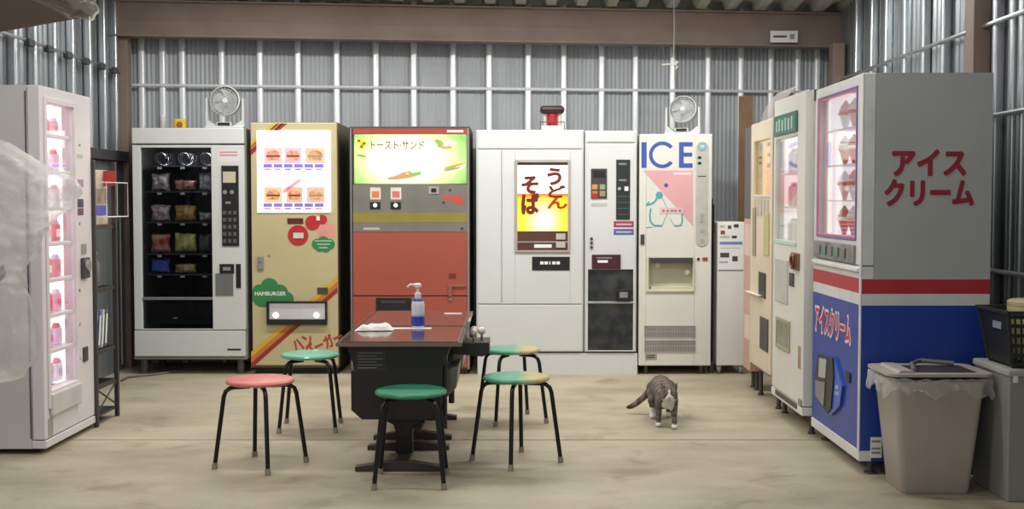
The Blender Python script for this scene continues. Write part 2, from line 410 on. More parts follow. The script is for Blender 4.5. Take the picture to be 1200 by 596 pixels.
# columns
c0 = PY(133, 200, 9.05); c1 = PY(151, 200, 9.05)
trim(B().box(c0.x, 9.05, 0, c1.x, 9.15, 2.5, 0.004), brown_steel)
c0 = PY(976, 80, 9.3); c1 = PY(990, 80, 9.3)
trim(B().box(c0.x, 9.3, 0, c1.x, 9.42, 2.49, 0.004), brown_steel)
c0 = PY(1141, 40, 6.5); c1 = PY(1161, 40, 6.5)
trim(B().box(c0.x, 6.5, 0, c1.x, 6.62, 3.0, 0.004), brown_steel)
# dark rail half way up the left wall
q0 = PX(103, 178, XL + .12)
trim(B().box(XL + 0.02, 6.3, q0.z - 0.04, XL + 0.13, 9.05, q0.z + 0.035, 0.004), dark_grey)
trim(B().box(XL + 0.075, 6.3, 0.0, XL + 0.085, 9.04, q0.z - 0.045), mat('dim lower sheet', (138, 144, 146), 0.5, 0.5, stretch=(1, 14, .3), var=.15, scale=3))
c0 = PY(141, 400, 8.95)
trim(B().tube([(c0.x, 8.95, 0.04), (c0.x, 8.95, 1.16)], 0.018, 10), mat('pale conduit', (190, 195, 196), 0.4), True)

# ------------------------------------------------------------------ vending machines along the back wall
YF = 8.7
def xz(px, py, Y=YF): p = PY(px, py, Y); return p.x, p.z
def feet(parent, w, d, h, xs=None, ys=None, r=0.018):
    for x in (xs or (-w / 2 + 0.06, w / 2 - 0.06)):
        for y in (ys or (0.06, d - 0.06)):
            B().lathe([(r * 1.5, 0), (r * 1.5, 0.012), (r, 0.014), (r, h)], (x, y, 0), 12).end('foot', feet_mat, parent, True)

# ---- 1 glass-fronted snack machine
def snack_machine():
    x0, zt = xz(153, 150); x1, zb = xz(290, 421); w = x1 - x0
    m = Mach('snack_vending_machine', 'off-white glass-fronted snack vending machine at left end of the back row', 'vending machine', ((x0 + x1) / 2, YF, 0))
    r = m.r; d = 0.58
    wx0, wz0, wx1, wz1 = m.rc((165, 173), (250, 385))
    b = B(); b.box(-w / 2, 0.03, zb, -w / 2 + 0.03, d, zt, 0.004); b.box(w / 2 - 0.03, 0.03, zb, w / 2, d, zt, 0.004)
    b.box(-w / 2 + .03, d - 0.03, zb, w / 2 - .03, d, zt); b.box(-w / 2 + .03, 0.03, zt - 0.03, w / 2 - .03, d - .03, zt); b.box(-w / 2 + .03, 0.03, zb, w / 2 - .03, d - .03, zb + 0.05)
    b.box(wx1 + 0.02, 0.03, zb + .05, wx1 + 0.04, d - .03, zt - .03)
    b.end('cabinet', mat('grey cabinet side', (150, 148, 142), 0.5), r)
    B().box(wx0 - .02, 0.50, wz0 - .02, wx1 + .02, 0.51, wz1 + .02).end('inner_back', mat('dim interior', (76, 80, 84), 0.6), r)
    dx0, dz0, dx1, dz1 = m.rc((155, 152), (288.5, 386))
    door = B().ring(dx0, dz0, dx1, m.uv(160, 170)[1], wx0, wz0, wx1, wz1, 0.03, -0.012, 0.004).end('door', grey_white, r)
    _, zh = m.uv(160, 169)
    B().box(dx0, 0.03, zh + 0.004, dx1, -0.02, zt, 0.006).end('top_panel', grey_white, r)
    lx0, lz0, lx1, lz1 = m.rc((158, 387), (288, 417))
    B().box(lx0, 0.03, lz0, lx1, -0.014, lz1, 0.004).end('kick_panel', grey_white, r)
    m.plate('badge', (267, 408), (283, 410), black_ink, 0.001, 0.0145)
    m.plate('bottom_rail', (157, 417.5), (289, 421), mid_grey, 0.012, -0.02)
    B().box(wx0, 0.004, wz0, wx1, 0.010, wz1).end('window', dark_glass, r)
    _, zbar = m.uv(200, 349)
    B().box(wx0, -0.004, zbar - 0.012, wx1, -0.016, zbar + 0.008, 0.003).end('window_bar', silver, r)
    B().box(wx0 + .01, 0.05, wz0 + .03, wx1 - .01, 0.09, zbar - 0.04, 0.004).end('delivery_flap', mat('charcoal flap', (38, 39, 42), 0.35), r)
    fx, fz = m.uv(203, 373); B().box(fx - .012, 0.04, fz - .004, fx + .016, 0.05, fz + .004).end('push_mark', white_ink, r)
    # control panel
    cp = m.plate('control_panel', (260, 194), (281, 288), black_plastic, 0.008, 0.012, bev=0.003)
    m.plate('display', (262, 201), (277, 214), mat('pale lcd', (196, 188, 158), 0.3), 0.002, 0.020, cp)
    for px in (264.5, 272.5): m.disc('coin_button', (px, 225), 2.4, silver, 0.006, 0.020, cp)
    m.plate('slot', (265, 236), (271, 238.5), mid_grey, 0.002, 0.020, cp)
    for j in range(5):
        for i in range(3):
            px = 264 + i * 6; py = 249 + j * 8.3
            m.plate('key', (px - 1.9, py - 2.2), (px + 1.9, py + 2.2), mat('key grey', (92, 90, 88), 0.4), 0.004, 0.020, cp, 0.001)
    nb = m.plate('notice', (256, 176), (281, 190), mat('notice paper', (214, 212, 214), 0.6, var=0.01), 0.0008, 0.012)
    for py in (178.5, 182): m.plate('printed_line', (257.5, py - 1), (279, py + .6), mat('faded red print', (205, 130, 125), 0.6), 0.0004, 0.0128, nb)
    m.plate('note_slot', (258, 309), (275, 320), black_plastic, 0.008, 0.012, bev=0.002)
    m.plate('note_mouth', (262, 312.5), (271, 316.5), mid_grey, 0.003, 0.020)
    m.plate('note_plate', (253, 320), (274, 346), mat('grey plate', (138, 139, 140), 0.35, 0.5), 0.004, 0.012)
    m.plate('coin_slot', (277, 309), (283, 337), black_plastic, 0.006, 0.012, bev=0.002)
    # shelves inside with price tags
    dep = 0.10
    for k, py in enumerate((194, 224, 260, 297, 321)):
        _, z = m.uv(200, py, dep)
        sh = B().box(wx0 - .015, dep, z - 0.010, wx1 + .015, 0.48, z, 0.002).end('shelf', mat('shelf grey', (86, 90, 94), 0.45, 0.4), r)
        for px in (187, 214, 240):
            tx, tz = m.uv(px, py + 2.5, dep)
            B().box(tx - 0.016, dep - 0.004, tz - 0.010, tx + 0.016, dep, tz + 0.006).end('price_tag', mat('tag white', (205, 205, 200), 0.5), sh)
            if k in (0, 4) : 
                pts = [(tx + 0.045 * math.cos(a), dep + 0.02 + a * 0.009, z + 0.052 + 0.045 * math.sin(a)) for a in [i * PI / 6 for i in range(0, 60)]]
                if k == 0: B().tube(pts, 0.0028, 5).end('coil', silver, sh, True)
    feet(r, w, d, zb, r=0.028)
    return m
SM = snack_machine()
def pillow(w, h, d, seed):
    b = B(); nu, nv = 14, 10; rs = random.Random(seed); off = Vector((rs.random() * 9, rs.random() * 9, rs.random() * 9))
    def side(sg):
        def f(u, v):
            x = (u - .5) * w; z = (v - .5) * h
            e = max(0, 1 - abs(2 * u - 1) ** 4) ** .5 * max(0, 1 - abs(2 * v - 1) ** 5) ** .6
            n = noise.noise(Vector((x * 30, z * 30, sg)) + off)
            edge = 1 - 0.16 * (1 - abs(2 * v - 1)) * (abs(2 * u - 1) ** 3) + .10 * noise.noise(Vector((z * 26, 3, 0)) + off)
            z *= 1 + .16 * noise.noise(Vector((x * 22, 1, 5)) + off)
            return (x * edge, sg * (d / 2 * e * (1 + .35 * n) + 0.0006), z * (1 - .05 * abs(n)))
        return f
    b.grid(side(-1), nu, nv); b.grid(side(1), nu, nv)
    bmesh.ops.remove_doubles(b.bm, verts=b.bm.verts[:], dist=0.002)
    return b
rows_txt = ['top', 'second', 'third', 'bottom']; cols_txt = ['left', 'middle', 'right']
snack_cols = [[((196, 186, 180), (120, 96, 84)), ((170, 120, 98), (108, 76, 64)), ((172, 170, 168), (96, 88, 84))],
              [((196, 180, 172), (140, 92, 82)), ((190, 150, 88), (120, 88, 50)), ((180, 176, 168), (112, 104, 96))],
              [((186, 64, 62), (210, 200, 180)), ((206, 192, 120), (120, 140, 82)), ((96, 94, 98), (60, 58, 62))],
              [((64, 84, 190), (120, 130, 200)), ((186, 160, 110), (130, 104, 70)), None]]
snack_desc = [['silver grey', 'reddish brown', 'pale grey'], ['pinkish white', 'golden tan', 'whitish'], ['red and cream', 'yellow-green', 'dark grey'], ['blue', 'flat tan', '']]
colx = ((177, 200), (204, 231), (233, 249)); rowy = ((203, 223.5), (240, 259.5), (274, 296.5), (303, 320.5))
for j in range(4):
    for i in range(3):
        if not snack_cols[j][i]: continue
        x0, z0, x1, z1 = SM.rc((colx[i][0], rowy[j][0]), (colx[i][1], rowy[j][1]), 0.16)
        if j == 0 and i == 1: z1 = z0 + (z1 - z0) * .62
        if j == 3 and i == 1: z1 = z0 + (z1 - z0) * .66
        if j == 1 and i == 2: z1 = z0 + (z1 - z0) * .55
        c, c2 = snack_cols[j][i]
        mm = mat('snack wrap %d %d' % (j, i), tuple(min(255, int(v * 1.18)) for v in c), 0.25, rgb2=c2, scale=30 if j < 2 else 16, coat=0.6)
        o = pillow(x1 - x0, z1 - z0, 0.075, j * 3 + i).end('snack_packet', mm, None, True)
        shelf_py = (224, 260, 297, 321)[j]
        zs = SM.uv(200, shelf_py, 0.10)[1]
        p = SM.M @ Vector(((x0 + x1) / 2, 0.16, zs - min(v.co.z for v in o.data.vertices) + 0.001)); o.location = p
        tag(o, '%s snack packet, %s column of the %s filled shelf in the glass-fronted machine' % (snack_desc[j][i], cols_txt[i], rows_txt[j]), 'snack', 'snack packets behind the glass')

# ---- 2 hamburger machine
beige = mat('beige enamel', (192, 179, 138), 0.4, var=0.02, scale=3)
def cloud(m, name, cx, cy, blobs, mt, d0, parent=None):
    b = B()
    for k, (dx, dy, r) in enumerate(blobs):
        x, z = m.uv(cx + dx, cy + dy); x2, _ = m.uv(cx + dx + r, cy + dy); rr = abs(x2 - x)
        b.lathe([(rr, 0), (rr, 0.0008 + k * 0.00008)], (x, -d0, z), 24, 'Y')
    return b.end(name, mt, parent or m.r)
def burger_machine():
    x0, zt = xz(293, 143); x1, zb = xz(397, 431); w = x1 - x0; d = 0.66
    m = Mach('hamburger_vending_machine', 'beige hamburger vending machine with lit menu panel and green cloud stickers', 'vending machine', ((x0 + x1) / 2, YF, 0))
    r = m.r
    B().box(-w / 2, 0.02, zb, w / 2, d, zt, 0.006).end('cabinet', mat('dark olive cabinet', (112, 100, 78), 0.5), r)
    B().box(-w / 2 + .003, 0.02, zb + .02, w / 2 - .003, -0.004, zt - .004, 0.006).end('door', beige, r)
    S0 = 0.0045
    def stripe(name, a0, a1, b0, b1, c): m.poly(name, (a0, a1, b1, b0), c, 0.0006, S0)
    yel = mat('stripe yellow', (214, 170, 60), 0.5); org = mat('stripe orange', (196, 120, 52), 0.5); mar = mat('stripe maroon', (150, 48, 42), 0.5)
    # lower diagonal stripes: from the lower left corner up to the right edge
    for nm, c, o in (('yellow_stripe', yel, -12), ('orange_stripe', org, -5.5), ('maroon_stripe', mar, 1)):
        m.poly(nm, ((294.5, 424 + o), (395.5, 335 + o), (395.5, 341.5 + o), (294.5, 430.5 + o)), c, 0.0006, S0)
    for nm, c, o in (('yellow_stripe', yel, -8), ('orange_stripe', org, -3), ('maroon_stripe', mar, 2)):
        m.poly(nm, ((294, 174 + o), (294, 180 + o), (327 + o + 8, 144.5), (320 + o + 8, 144.5)), c, 0.0006, S0)
    # lit menu
    lx0, lz0, lx1, lz1 = m.rc((301, 153), (388, 249))
    lit = mat('lit menu white', (255, 252, 250), 0.4, var=0.005, emit=1.15)
    menu = B().box(lx0, -0.004, lz0, lx1, -0.014, lz1, 0.009, 3).end('menu_panel', lit, r)
    pics = [((310, 173), (331, 191.5)), ((334, 173), (354, 191.5)), ((358, 173), (381, 191.5)), ((310, 219), (331, 237.5)), ((336, 219), (355, 237.5)), ((360, 219), (381, 237.5))]
    bun = mat('printed bun', (214, 160, 120), 0.5, emit=0.45, rgb2=(170, 100, 80), scale=40)
    pk = [mat('picture pink', (214, 176, 178), 0.5, emit=0.5), mat('picture rose', (214, 168, 190), 0.5, emit=0.5), mat('picture peach', (226, 180, 150), 0.5, emit=0.5), mat('picture tan', (224, 186, 140), 0.5, emit=0.5), mat('picture coral', (226, 170, 140), 0.5, emit=0.5), mat('picture clay', (216, 170, 150), 0.5, emit=0.5)]
    filling = mat('printed filling', (130, 52, 50), 0.5, emit=0.2); leaf = mat('printed leaf', (130, 150, 90), 0.5, emit=0.3)
    for k, (a, c) in enumerate(pics):
        pic = m.plate('burger_picture', a, c, pk[k], 0.0006, 0.0145, menu)
        x0_, z0_, x1_, z1_ = m.rc(a, c); cx, cz = (x0_ + x1_) / 2, (z0_ + z1_) / 2; rw = (x1_ - x0_) * .38; rh = (z1_ - z0_) * .30
        y = -0.0153
        def el(ax, az, sx, sz, yy): return [(ax + sx * math.cos(t * PI / 10), az + sz * math.sin(t * PI / 10)) for t in range(20)]
        tp = [(cx + rw * math.cos(t * PI / 12), cz + rh * .15 + rh * math.sin(t * PI / 12)) for t in range(13)]
        bt = [(cx - rw * .95, cz - rh * .35), (cx + rw * .95, cz - rh * .35), (cx + rw * .8, cz - rh), (cx - rw * .8, cz - rh)]
        B().prism(tp, y, y - .0005).prism(bt, y, y - .0005).end('printed_bun', bun, pic)
        B().box(cx - rw, y, cz - rh * .3, cx + rw, y - .0007, cz + rh * .1).end('printed_patty', filling if k % 3 != 2 else leaf, pic)
    vio = mat('caption violet', (126, 110, 196), 0.5, emit=0.4); rose = mat('caption pink', (226, 120, 150), 0.5, emit=0.4)
    for (yy) in (195, 241):
        for q in range(6):
            px = 309 + q * 12.0
            m.plate('caption', (px, yy - 3.0), (px + 10.5, yy + 1.4), vio, 0.0006, 0.0145, menu)
            m.plate('caption', (px + 1, yy + 2.2), (px + 8.5, yy + 4.2), rose if q in (0, 1, 5) else vio, 0.0006, 0.0145, menu)
    m.plate('menu_divider', (303, 200.5), (386, 201.2), mat('divider pink', (240, 214, 222), 0.5, emit=0.6), 0.0005, 0.0145, menu)
    m.poly('ribbon', ((331, 223), (351, 209), (353.5, 212), (333, 227)), mat('ribbon pink', (238, 150, 165), 0.5, emit=0.5), 0.0006, 0.0145, menu)
    m.plate('price_label', (337, 255.5), (355.5, 262), mat('deep maroon', (92, 30, 32), 0.5), 0.003, S0)
    rs = mat('sticker red', (186, 42, 44), 0.45)
    c = m.disc('coin_disc', (349.5, 275.5), 12, rs, 0.003, S0)
    m.plate('coin_slot', (344, 272.5), (356, 279), mat('pale slot', (206, 212, 206), 0.4), 0.004, S0 + 0.003, c)
    m.disc('round_sticker', (366.5, 260.8), 8.6, rs, 0.0028, S0); m.disc('round_sticker', (378, 257), 5.6, rs, 0.0024, S0)
    m.plate('notice', (371, 253.5), (375, 258), white_ink, 0.0006, S0 + .003)
    m.plate('pink_notice', (373, 262), (393, 278), mat('pink paper', (222, 150, 140), 0.6), 0.0007, S0)
    cl = mat('cloud green', (52, 128, 74), 0.5, var=0.04)
    cloud(m, 'green_sticker', 379, 286, ((-7, 0, 6.5), (0, -2.5, 7), (7, 0, 6.5), (3, 4, 5.5), (-4, 4, 5)), cl, S0 + .0008)
    for py, a_, b_ in ((282, 369, 389), (286, 372, 387), (290, 374, 384)): m.plate('printed_line', (a_, py - .6), (b_, py + .6), mat('pale green print', (176, 206, 176), 0.5), 0.0004, S0 + .0020)
    lk = m.plate('lock', (302, 300), (309.5, 315.5), mid_grey, 0.012, S0, bev=0.004)
    m.disc('keyhole', (305.7, 305), 1.8, silver, 0.004, S0 + 0.012, lk)
    m.disc('bolt', (315.5, 299), 1.3, silver, 0.004, S0)
    cc = cloud(m, 'cloud_sticker', 318, 344, ((-10, 3, 12.5), (-2, -8, 10.5), (4, 4, 12), (10, -1, 10), (18, 6, 8.5), (-14, -3, 8), (-1, 8, 9)), cl, S0 + .001)
    m.text('lettering', 'HAMBURGER', (299, 341.5), (335, 346), white_ink, S0 + .003, 0.02, parent=cc)
    m.plate('coin_return', (372, 336.5), (384.5, 344), dark_grey, 0.006, S0, bev=0.002)
    sx0, sz0, sx1, sz1 = m.rc((313, 352.5), (384, 380)); hx0, hz0, hx1, hz1 = m.rc((316, 355), (381.5, 373.5))
    slot = B().ring(sx0, sz0, sx1, sz1, hx0, hz0, hx1, hz1, -0.004, -0.03, 0.003).end('delivery_slot', black_plastic, r)
    B().box(hx0, -0.006, hz0, hx1, -0.012, hz1).end('slot_flap', mat('bright steel flap', (226, 226, 228), 0.3, 0.6, emit=0.12), slot)  # faint glow put into the steel so the flap looks brightly lit
    for px in (323.5, 371):
        x, z = m.uv(px, 369); B().lathe([(0.022, 0), (0.018, 0.006), (0.002, 0.010)], (x, -0.012, z), 16, 'Y').end('lamp', mat('slot corner glow', (255, 240, 215), 0.3, emit=2.0), slot, True)  # added glowing domes for the bright lower corners of the flap
    a = m.uv(346, 412); 
    for body, a_, b_ in (('ハン', (344, 391), (366, 412)), ('バーガー', (359, 388), (399, 416))):
        x0_, z0_, x1_, z1_ = m.rc(a_, b_); cx, cz = (x0_ + x1_) / 2, (z0_ + z1_) / 2
        if body == 'ハン': text('lettering', body, cx - .072, cz - .046, cx + .072, cz + .046, -S0 - .002, red_ink, r, 0.03, math.radians(24))
        else: text('lettering', body, cx - .145, cz - .045, cx + .145, cz + .045, -S0 - .002, red_ink, r, 0.03, math.radians(24))
    B().box(-w / 2 + .01, 0.05, 0, w / 2 - .01, d - .02, zb).end('base', mat('black base', (24, 22, 22), 0.6), r)
    return m
burger_machine()

# ---- 3 toast sandwich machine
def toast_machine():
    x0, zt = xz(409, 148); x1, zb = xz(551, 433); w = x1 - x0; d = 0.70
    m = Mach('toast_sandwich_vending_machine', 'orange-red and grey toast sandwich vending machine with glowing green-edged sign', 'vending machine', ((x0 + x1) / 2, YF, 0))
    r = m.r; S0 = 0.012
    red = mat('toast red', (166, 82, 66), 0.45, var=0.03, scale=2); brn = mat('dark brown frame', (76, 62, 56), 0.5); gry = mat('toast grey', (122, 119, 113), 0.45)
    B().box(-w / 2, 0.0, zb, w / 2, d, zt, 0.005).end('cabinet', brn, r)
    for a, b_ in (((410.5, 150), (413.5, 432)), ((547.5, 150), (550, 432))): m.plate('side_trim', a, b_, mid_grey, 0.010)
    m.plate('top_strip', (414, 150.5), (547.5, 157.5), mat('top strip red', (160, 70, 58), 0.45), S0)
    m.plate('badge', (524, 152.5), (543, 155), white_ink, 0.0006, S0)
    cx, cz = m.uv(477, 188); x2, _ = m.uv(555, 188); _, z2 = m.uv(477, 225)
    sg = ramp_emit('toast sign glow', ((0.0, (255, 255, 240)), (0.42, (255, 255, 226)), (0.62, (226, 232, 160)), (0.82, (160, 194, 118)), (1.0, (116, 164, 90))), strength=0.82, radial=(cx, cz, (x2 - cx), abs(z2 - cz) * 1.35), noise_amt=0.22, nscale=10)
    sx0, sz0, sx1, sz1 = m.rc((415, 157.5), (547, 215.5))
    sign = B().box(sx0, 0, sz0, sx1, -0.016, sz1, 0.008, 3).end('lit_sign', sg, r)
    br = mat('sign olive ink', (126, 116, 64), 0.5, emit=0.25)
    m.text('lettering', 'トースト·サンド', (435, 165), (497, 175), br, 0.0170, 0.03, parent=sign)
    crust = mat('sign crust', (190, 150, 84), 0.5, emit=0.35); cream_ = mat('sign bread', (246, 238, 190), 0.5, emit=0.75); lf = mat('sign lettuce', (120, 168, 84), 0.5, emit=0.45); ham = mat('sign ham', (206, 140, 104), 0.5, emit=0.45); yl = mat('sign sunflower', (206, 196, 70), 0.5, emit=0.5); dk = mat('sign seed', (104, 98, 44), 0.5, emit=0.15)
    def ell(nm, c, rx, rz, mt, rot=0, dd=0.0005, lay=0):
        pts = []
        for t in range(24):
            a = 2 * PI * t / 24; ux, uy = rx * math.cos(a), rz * math.sin(a)
            pts.append((c[0] + ux * math.cos(rot) - uy * math.sin(rot), c[1] + ux * math.sin(rot) + uy * math.cos(rot)))
        m.poly(nm, pts, mt, dd, 0.0162 + 0.0004 * lay, sign)
    ell('printed_plate', (468, 211), 26, 3.4, cream_, lay=0); ell('printed_crust', (472, 207), 18, 2.6, crust, -0.12, lay=1); ell('printed_ham', (468, 205.5), 12, 1.8, ham, -0.4, lay=2); ell('printed_lettuce', (486, 202.5), 8, 3.0, lf, 0.1, lay=2); ell('printed_bread', (487, 200), 6, 2, cream_, -0.2, lay=3)
    ell('printed_plate', (532, 197), 14, 4.2, cream_, -0.25, lay=0); ell('printed_crust', (532, 194.5), 13, 1.6, crust, -0.25, lay=1); ell('printed_lettuce', (530, 198), 11, 1.5, lf, -0.2, lay=2)
    ell('printed_crust', (521, 172), 9, 2.6, crust, 0.15, lay=0); ell('printed_bread', (525, 168.5), 10, 2.6, cream_, -0.1, lay=1); ell('printed_lettuce', (515, 167), 6, 3, lf, 0.5, lay=2)
    for c in ((421, 165), (427, 168), (424, 172)): ell('printed_sunflower', c, 4.2, 3.4, yl, lay=0); ell('printed_seed', c, 1.8, 1.5, dk, lay=1)
    ell('printed_leaf', (424, 182.5), 6, 1.6, lf, 0.2, lay=0)
    m.plate('grey_panel', (414, 216), (547.5, 271.5), gry, S0)
    m.plate('olive_band', (414, 249), (547.5, 260.5), mat('olive', (146, 132, 60), 0.45), 0.001, S0)
    m.plate('badge', (426, 266.5), (445, 269), mat('pale badge', (186, 184, 176), 0.5), 0.0006, S0)
    for (a, inn) in ((434, (214, 130, 70)), (458, (214, 112, 104))):
        p = m.plate('selection_card', (a, 219.5), (a + 12.5, 233.5), mat('card white', (226, 214, 204), 0.5), 0.0015, S0)
        m.plate('card_picture', (a + 2, 224), (a + 10.5, 231.5), mat('card ink %d' % a, inn, 0.5), 0.0006, S0 + .0015, p)
        bt = m.plate('selection_button', (a, 236.5), (a + 12, 244.5), black_plastic, 0.006, S0, bev=0.002)
        m.disc('button_lamp', (a + 6, 240.3), 2.4, mat('button lamp', (245, 245, 240), 0.3, emit=0.6), 0.004, S0 + .006, bt)
    p = m.plate('coin_panel', (502.5, 218.5), (514.5, 227), mat('coin surround', (170, 168, 160), 0.4), 0.004, S0)
    m.plate('coin_slot', (505.5, 220.5), (511.5, 225), black_plastic, 0.003, S0 + .004, p)
    m.disc('screw', (527.5, 222.5), 1.4, dark_grey, 0.003, S0); m.disc('screw', (520, 237.3), 1.4, dark_grey, 0.003, S0); m.disc('screw', (541.5, 267.5), 1.6, dark_grey, 0.003, S0)
    m.poly('red_sticker', ((518, 229), (540, 228.5), (545, 239), (536, 240), (528, 235.5), (519, 233)), mat('script red', (196, 84, 72), 0.5), 0.0006, S0)
    m.plate('upper_door', (414, 272), (547.5, 345.5), red, S0); m.plate('lower_door', (414, 347), (547.5, 430), red, S0)
    pp = m.plate('serving_hatch', (441, 348.5), (482, 368), black_plastic, 0.008, S0, bev=0.002)
    m.plate('printed_line', (447, 352), (476, 354.5), dark_grey, 0.0006, S0 + .008, pp)
    m.plate('vent_label', (526, 320), (534.5, 326), mat('dark red', (120, 52, 42), 0.5), 0.002, S0)
    h = m.plate('latch', (525.5, 333), (530, 347), mat('latch steel', (170, 110, 96), 0.35, 0.4), 0.016, S0, bev=0.003)
    m.plate('latch_bar', (525.5, 333), (546, 336), mat('latch steel', (170, 110, 96)), 0.010, S0, h, 0.002)
    m.disc('latch_key', (528, 350), 2, silver, 0.008, S0, h)
    m.plate('base', (416, 433), (546, 439.5), mat('reddish base', (110, 60, 50), 0.6), 0.0, -0.06) if False else None
    B().box(-w / 2 + .02, 0.03, 0, w / 2 - .02, d - .02, zb).end('base', mat('reddish base', (104, 62, 52), 0.6), r)
    return m
toast_machine()

# ---- 4 udon and soba machine (wide white)
def udon_machine():
    x0, zt = xz(558, 152); x1, _ = xz(746.5, 300); w = x1 - x0; d = 0.74
    m = Mach('noodle_vending_machine', 'wide white noodle vending machine with glowing orange-yellow udon and soba sign', 'vending machine', ((x0 + x1) / 2, YF, 0))
    r = m.r; wp = mat('noodle white', (214, 216, 215), 0.38, var=0.015, scale=2)
    bx0, bz0, bx1, bz1 = m.rc((558, 152), (683.5, 412)); cx0, cz0, cx1, cz1 = m.rc((685.5, 153), (745.5, 412))
    B().box(bx0, 0.0, bz0, bx1, d, bz1, 0.006).end('main_cabinet', wp, r)
    B().box(cx0, 0.0, cz0, cx1, d, cz1, 0.006).end('side_cabinet', wp, r)
    B().box(bx1, 0.02, bz0, cx0, d - .02, bz1 - .01).end('joint', dark_grey, r)
    m.plate('plinth', (559.5, 413.5), (747, 440.5), wp, 0.02, -0.02, bev=0.004)
    sx0, sz0, sx1, sz1 = m.rc((559.5, 413.5), (747, 440.5))
    B().box(sx0 + .02, 0.03, 0, sx1 - .02, d - .03, bz0).end('base', dark_grey, r)
    seam = mat('seam shadow', (120, 119, 116), 0.6)
    m.plate('header_panel', (560, 153.5), (682, 174), wp, 0.012, bev=0.004); m.plate('left_panel', (560, 175.5), (587.5, 355.5), wp, 0.012, bev=0.004)
    m.plate('lower_panel', (560, 357), (682, 411), wp, 0.012, bev=0.004)
    # door with hole for sign
    dx0, dz0, dx1, dz1 = m.rc((588.5, 175.5), (682, 355.5)); fx0, fz0, fx1, fz1 = m.rc((603.5, 187.5), (668, 295.5))
    B().ring(dx0, dz0, dx1, dz1, fx0, fz0, fx1, fz1, 0.0, -0.012, 0.003).end('door', wp, r)
    gx0, gz0, gx1, gz1 = m.rc((606.5, 190.5), (665, 293))
    fr = B().ring(fx0, fz0, fx1, fz1, gx0, gz0, gx1, gz1, 0.0, -0.022, 0.003).end('sign_frame', mat('pale frame', (176, 168, 158), 0.4), r)
    _, zl0 = m.uv(630, 270.5); _, zl1 = m.uv(630, 193.5)
    st = ((0.0, (255, 222, 60)), (0.30, (255, 214, 40)), (0.50, (250, 176, 30)), (0.54, (238, 120, 30)), (0.565, (236, 96, 40)), (0.575, (255, 244, 232)), (1.0, (255, 255, 252)))
    px0, pz0, px1, pz1 = m.rc((606.5, 193.5), (665, 270.5))
    lit = B().box(px0, 0.0, pz0, px1, -0.010, pz1).end('lit_sign', ramp_emit('noodle sign print and glow', st, lo=pz0, hi=pz1, strength=0.95, hot=(m.uv(637, 259)[0], m.uv(637, 259)[1], .16, (255, 250, 190))), fr)  # printed bands with the lamp's hot spot painted into them
    cxg, czg = m.uv(636, 258); 
    B().lathe([(0.10, 0), (0.06, 0.0004), (0.002, 0.0006)], (cxg, -0.0102, czg), 24, 'Y').end('lamp_glow', mat('hot spot', (255, 250, 205), 0.4, var=0.0, emit=1.0), lit, True) if False else None
    m.plate('top_frame', (606.5, 190.5), (665, 193.5), mat('brown sign base', (92, 58, 46), 0.4), 0.012, 0.0, fr)
    sb = m.plate('sign_base', (606.5, 270.5), (665, 293), mat('brown sign base', (92, 58, 46), 0.4), 0.012, 0.0, fr)
    m.plate('metal_line', (606.5, 282.5), (665, 284), silver, 0.003, 0.012, sb)
    for a, b_ in (((651.5, 273.5), (662.5, 280.5)), ((651.5, 283.5), (662.5, 290))): m.plate('push_button', a, b_, mat('pale button', (200, 190, 186), 0.35), 0.006, 0.012, sb, 0.002)
    m.plate('label_strip', (626, 286), (646.5, 290), white_ink, 0.001, 0.012, sb)
    ink = mat('brush ink', (110, 36, 26), 0.5, emit=0.12); ink2 = mat('brush ink red', (176, 44, 22), 0.5, emit=0.25)
    m.text('lettering', 'う', (642, 197.5), (657, 216), ink, 0.0115, 0.055, parent=lit)
    m.text('lettering', 'ど', (643, 217.5), (662, 231), ink, 0.0115, 0.055, parent=lit)
    m.text('lettering', 'ん', (642, 231), (664, 244), ink2, 0.0115, 0.055, parent=lit)
    m.text('lettering', 'そ', (612, 207), (630, 226), ink, 0.0115, 0.055, parent=lit)
    m.text('lettering', 'ば', (612, 227), (631, 250), ink, 0.0115, 0.055, parent=lit)
    p = m.plate('caption_plate', (623.5, 300.5), (667.5, 316.5), black_plastic, 0.004, 0.012, bev=0.002)
    for a, b_ in ((633, 637), (638, 642), (643.5, 645), (647, 651), (652, 656)): m.plate('printed_mark', (a, 306), (b_, 309.5), white_ink, 0.0006, 0.016, p)
    # side cabinet
    m.plate('side_header', (687, 154.5), (744, 166.5), wp, 0.012, bev=0.004)
    x0_, z0_, x1_, z1_ = m.rc((687, 168), (744, 411)); hx0, hz0, hx1, hz1 = m.rc((689, 315.5), (741.5, 410))
    B().ring(x0_, z0_, x1_, z1_, hx0, hz0, hx1, hz1, 0.0, -0.012, 0.003).end('side_door', wp, r)
    p = m.plate('price_panel', (692.5, 197.5), (711, 232.5), dark_grey, 0.006, 0.012, bev=0.002)
    m.plate('panel_window', (695, 200), (708.5, 208), black_plastic, 0.002, 0.018, p)
    for i, (a, b_, c) in enumerate((((693.5, 216), (700, 222), (206, 150, 90)), ((702.5, 216), (709, 222), (150, 170, 130)), ((693.5, 223.5), (700, 227), (200, 120, 80)), ((702.5, 223.5), (709, 230), (160, 150, 100)), ((693, 227.5), (700.5, 232), (196, 40, 46)))):
        m.plate('selection_key', a, b_, mat('key tint %d' % i, c, 0.4), 0.004, 0.018, p, 0.001)
    m.plate('notice', (692.5, 238), (711.5, 242), mat('pale notice', (196, 194, 190), 0.6), 0.0008, 0.012)
    p = m.plate('coin_panel', (722, 187), (738, 257), mat('smoked black panel', (44, 48, 48), 0.35), 0.006, 0.012, bev=0.002)
    for py in (192, 211): m.plate('panel_mark', (725, py - 1), (734, py + 1), mid_grey, 0.001, 0.018, p)
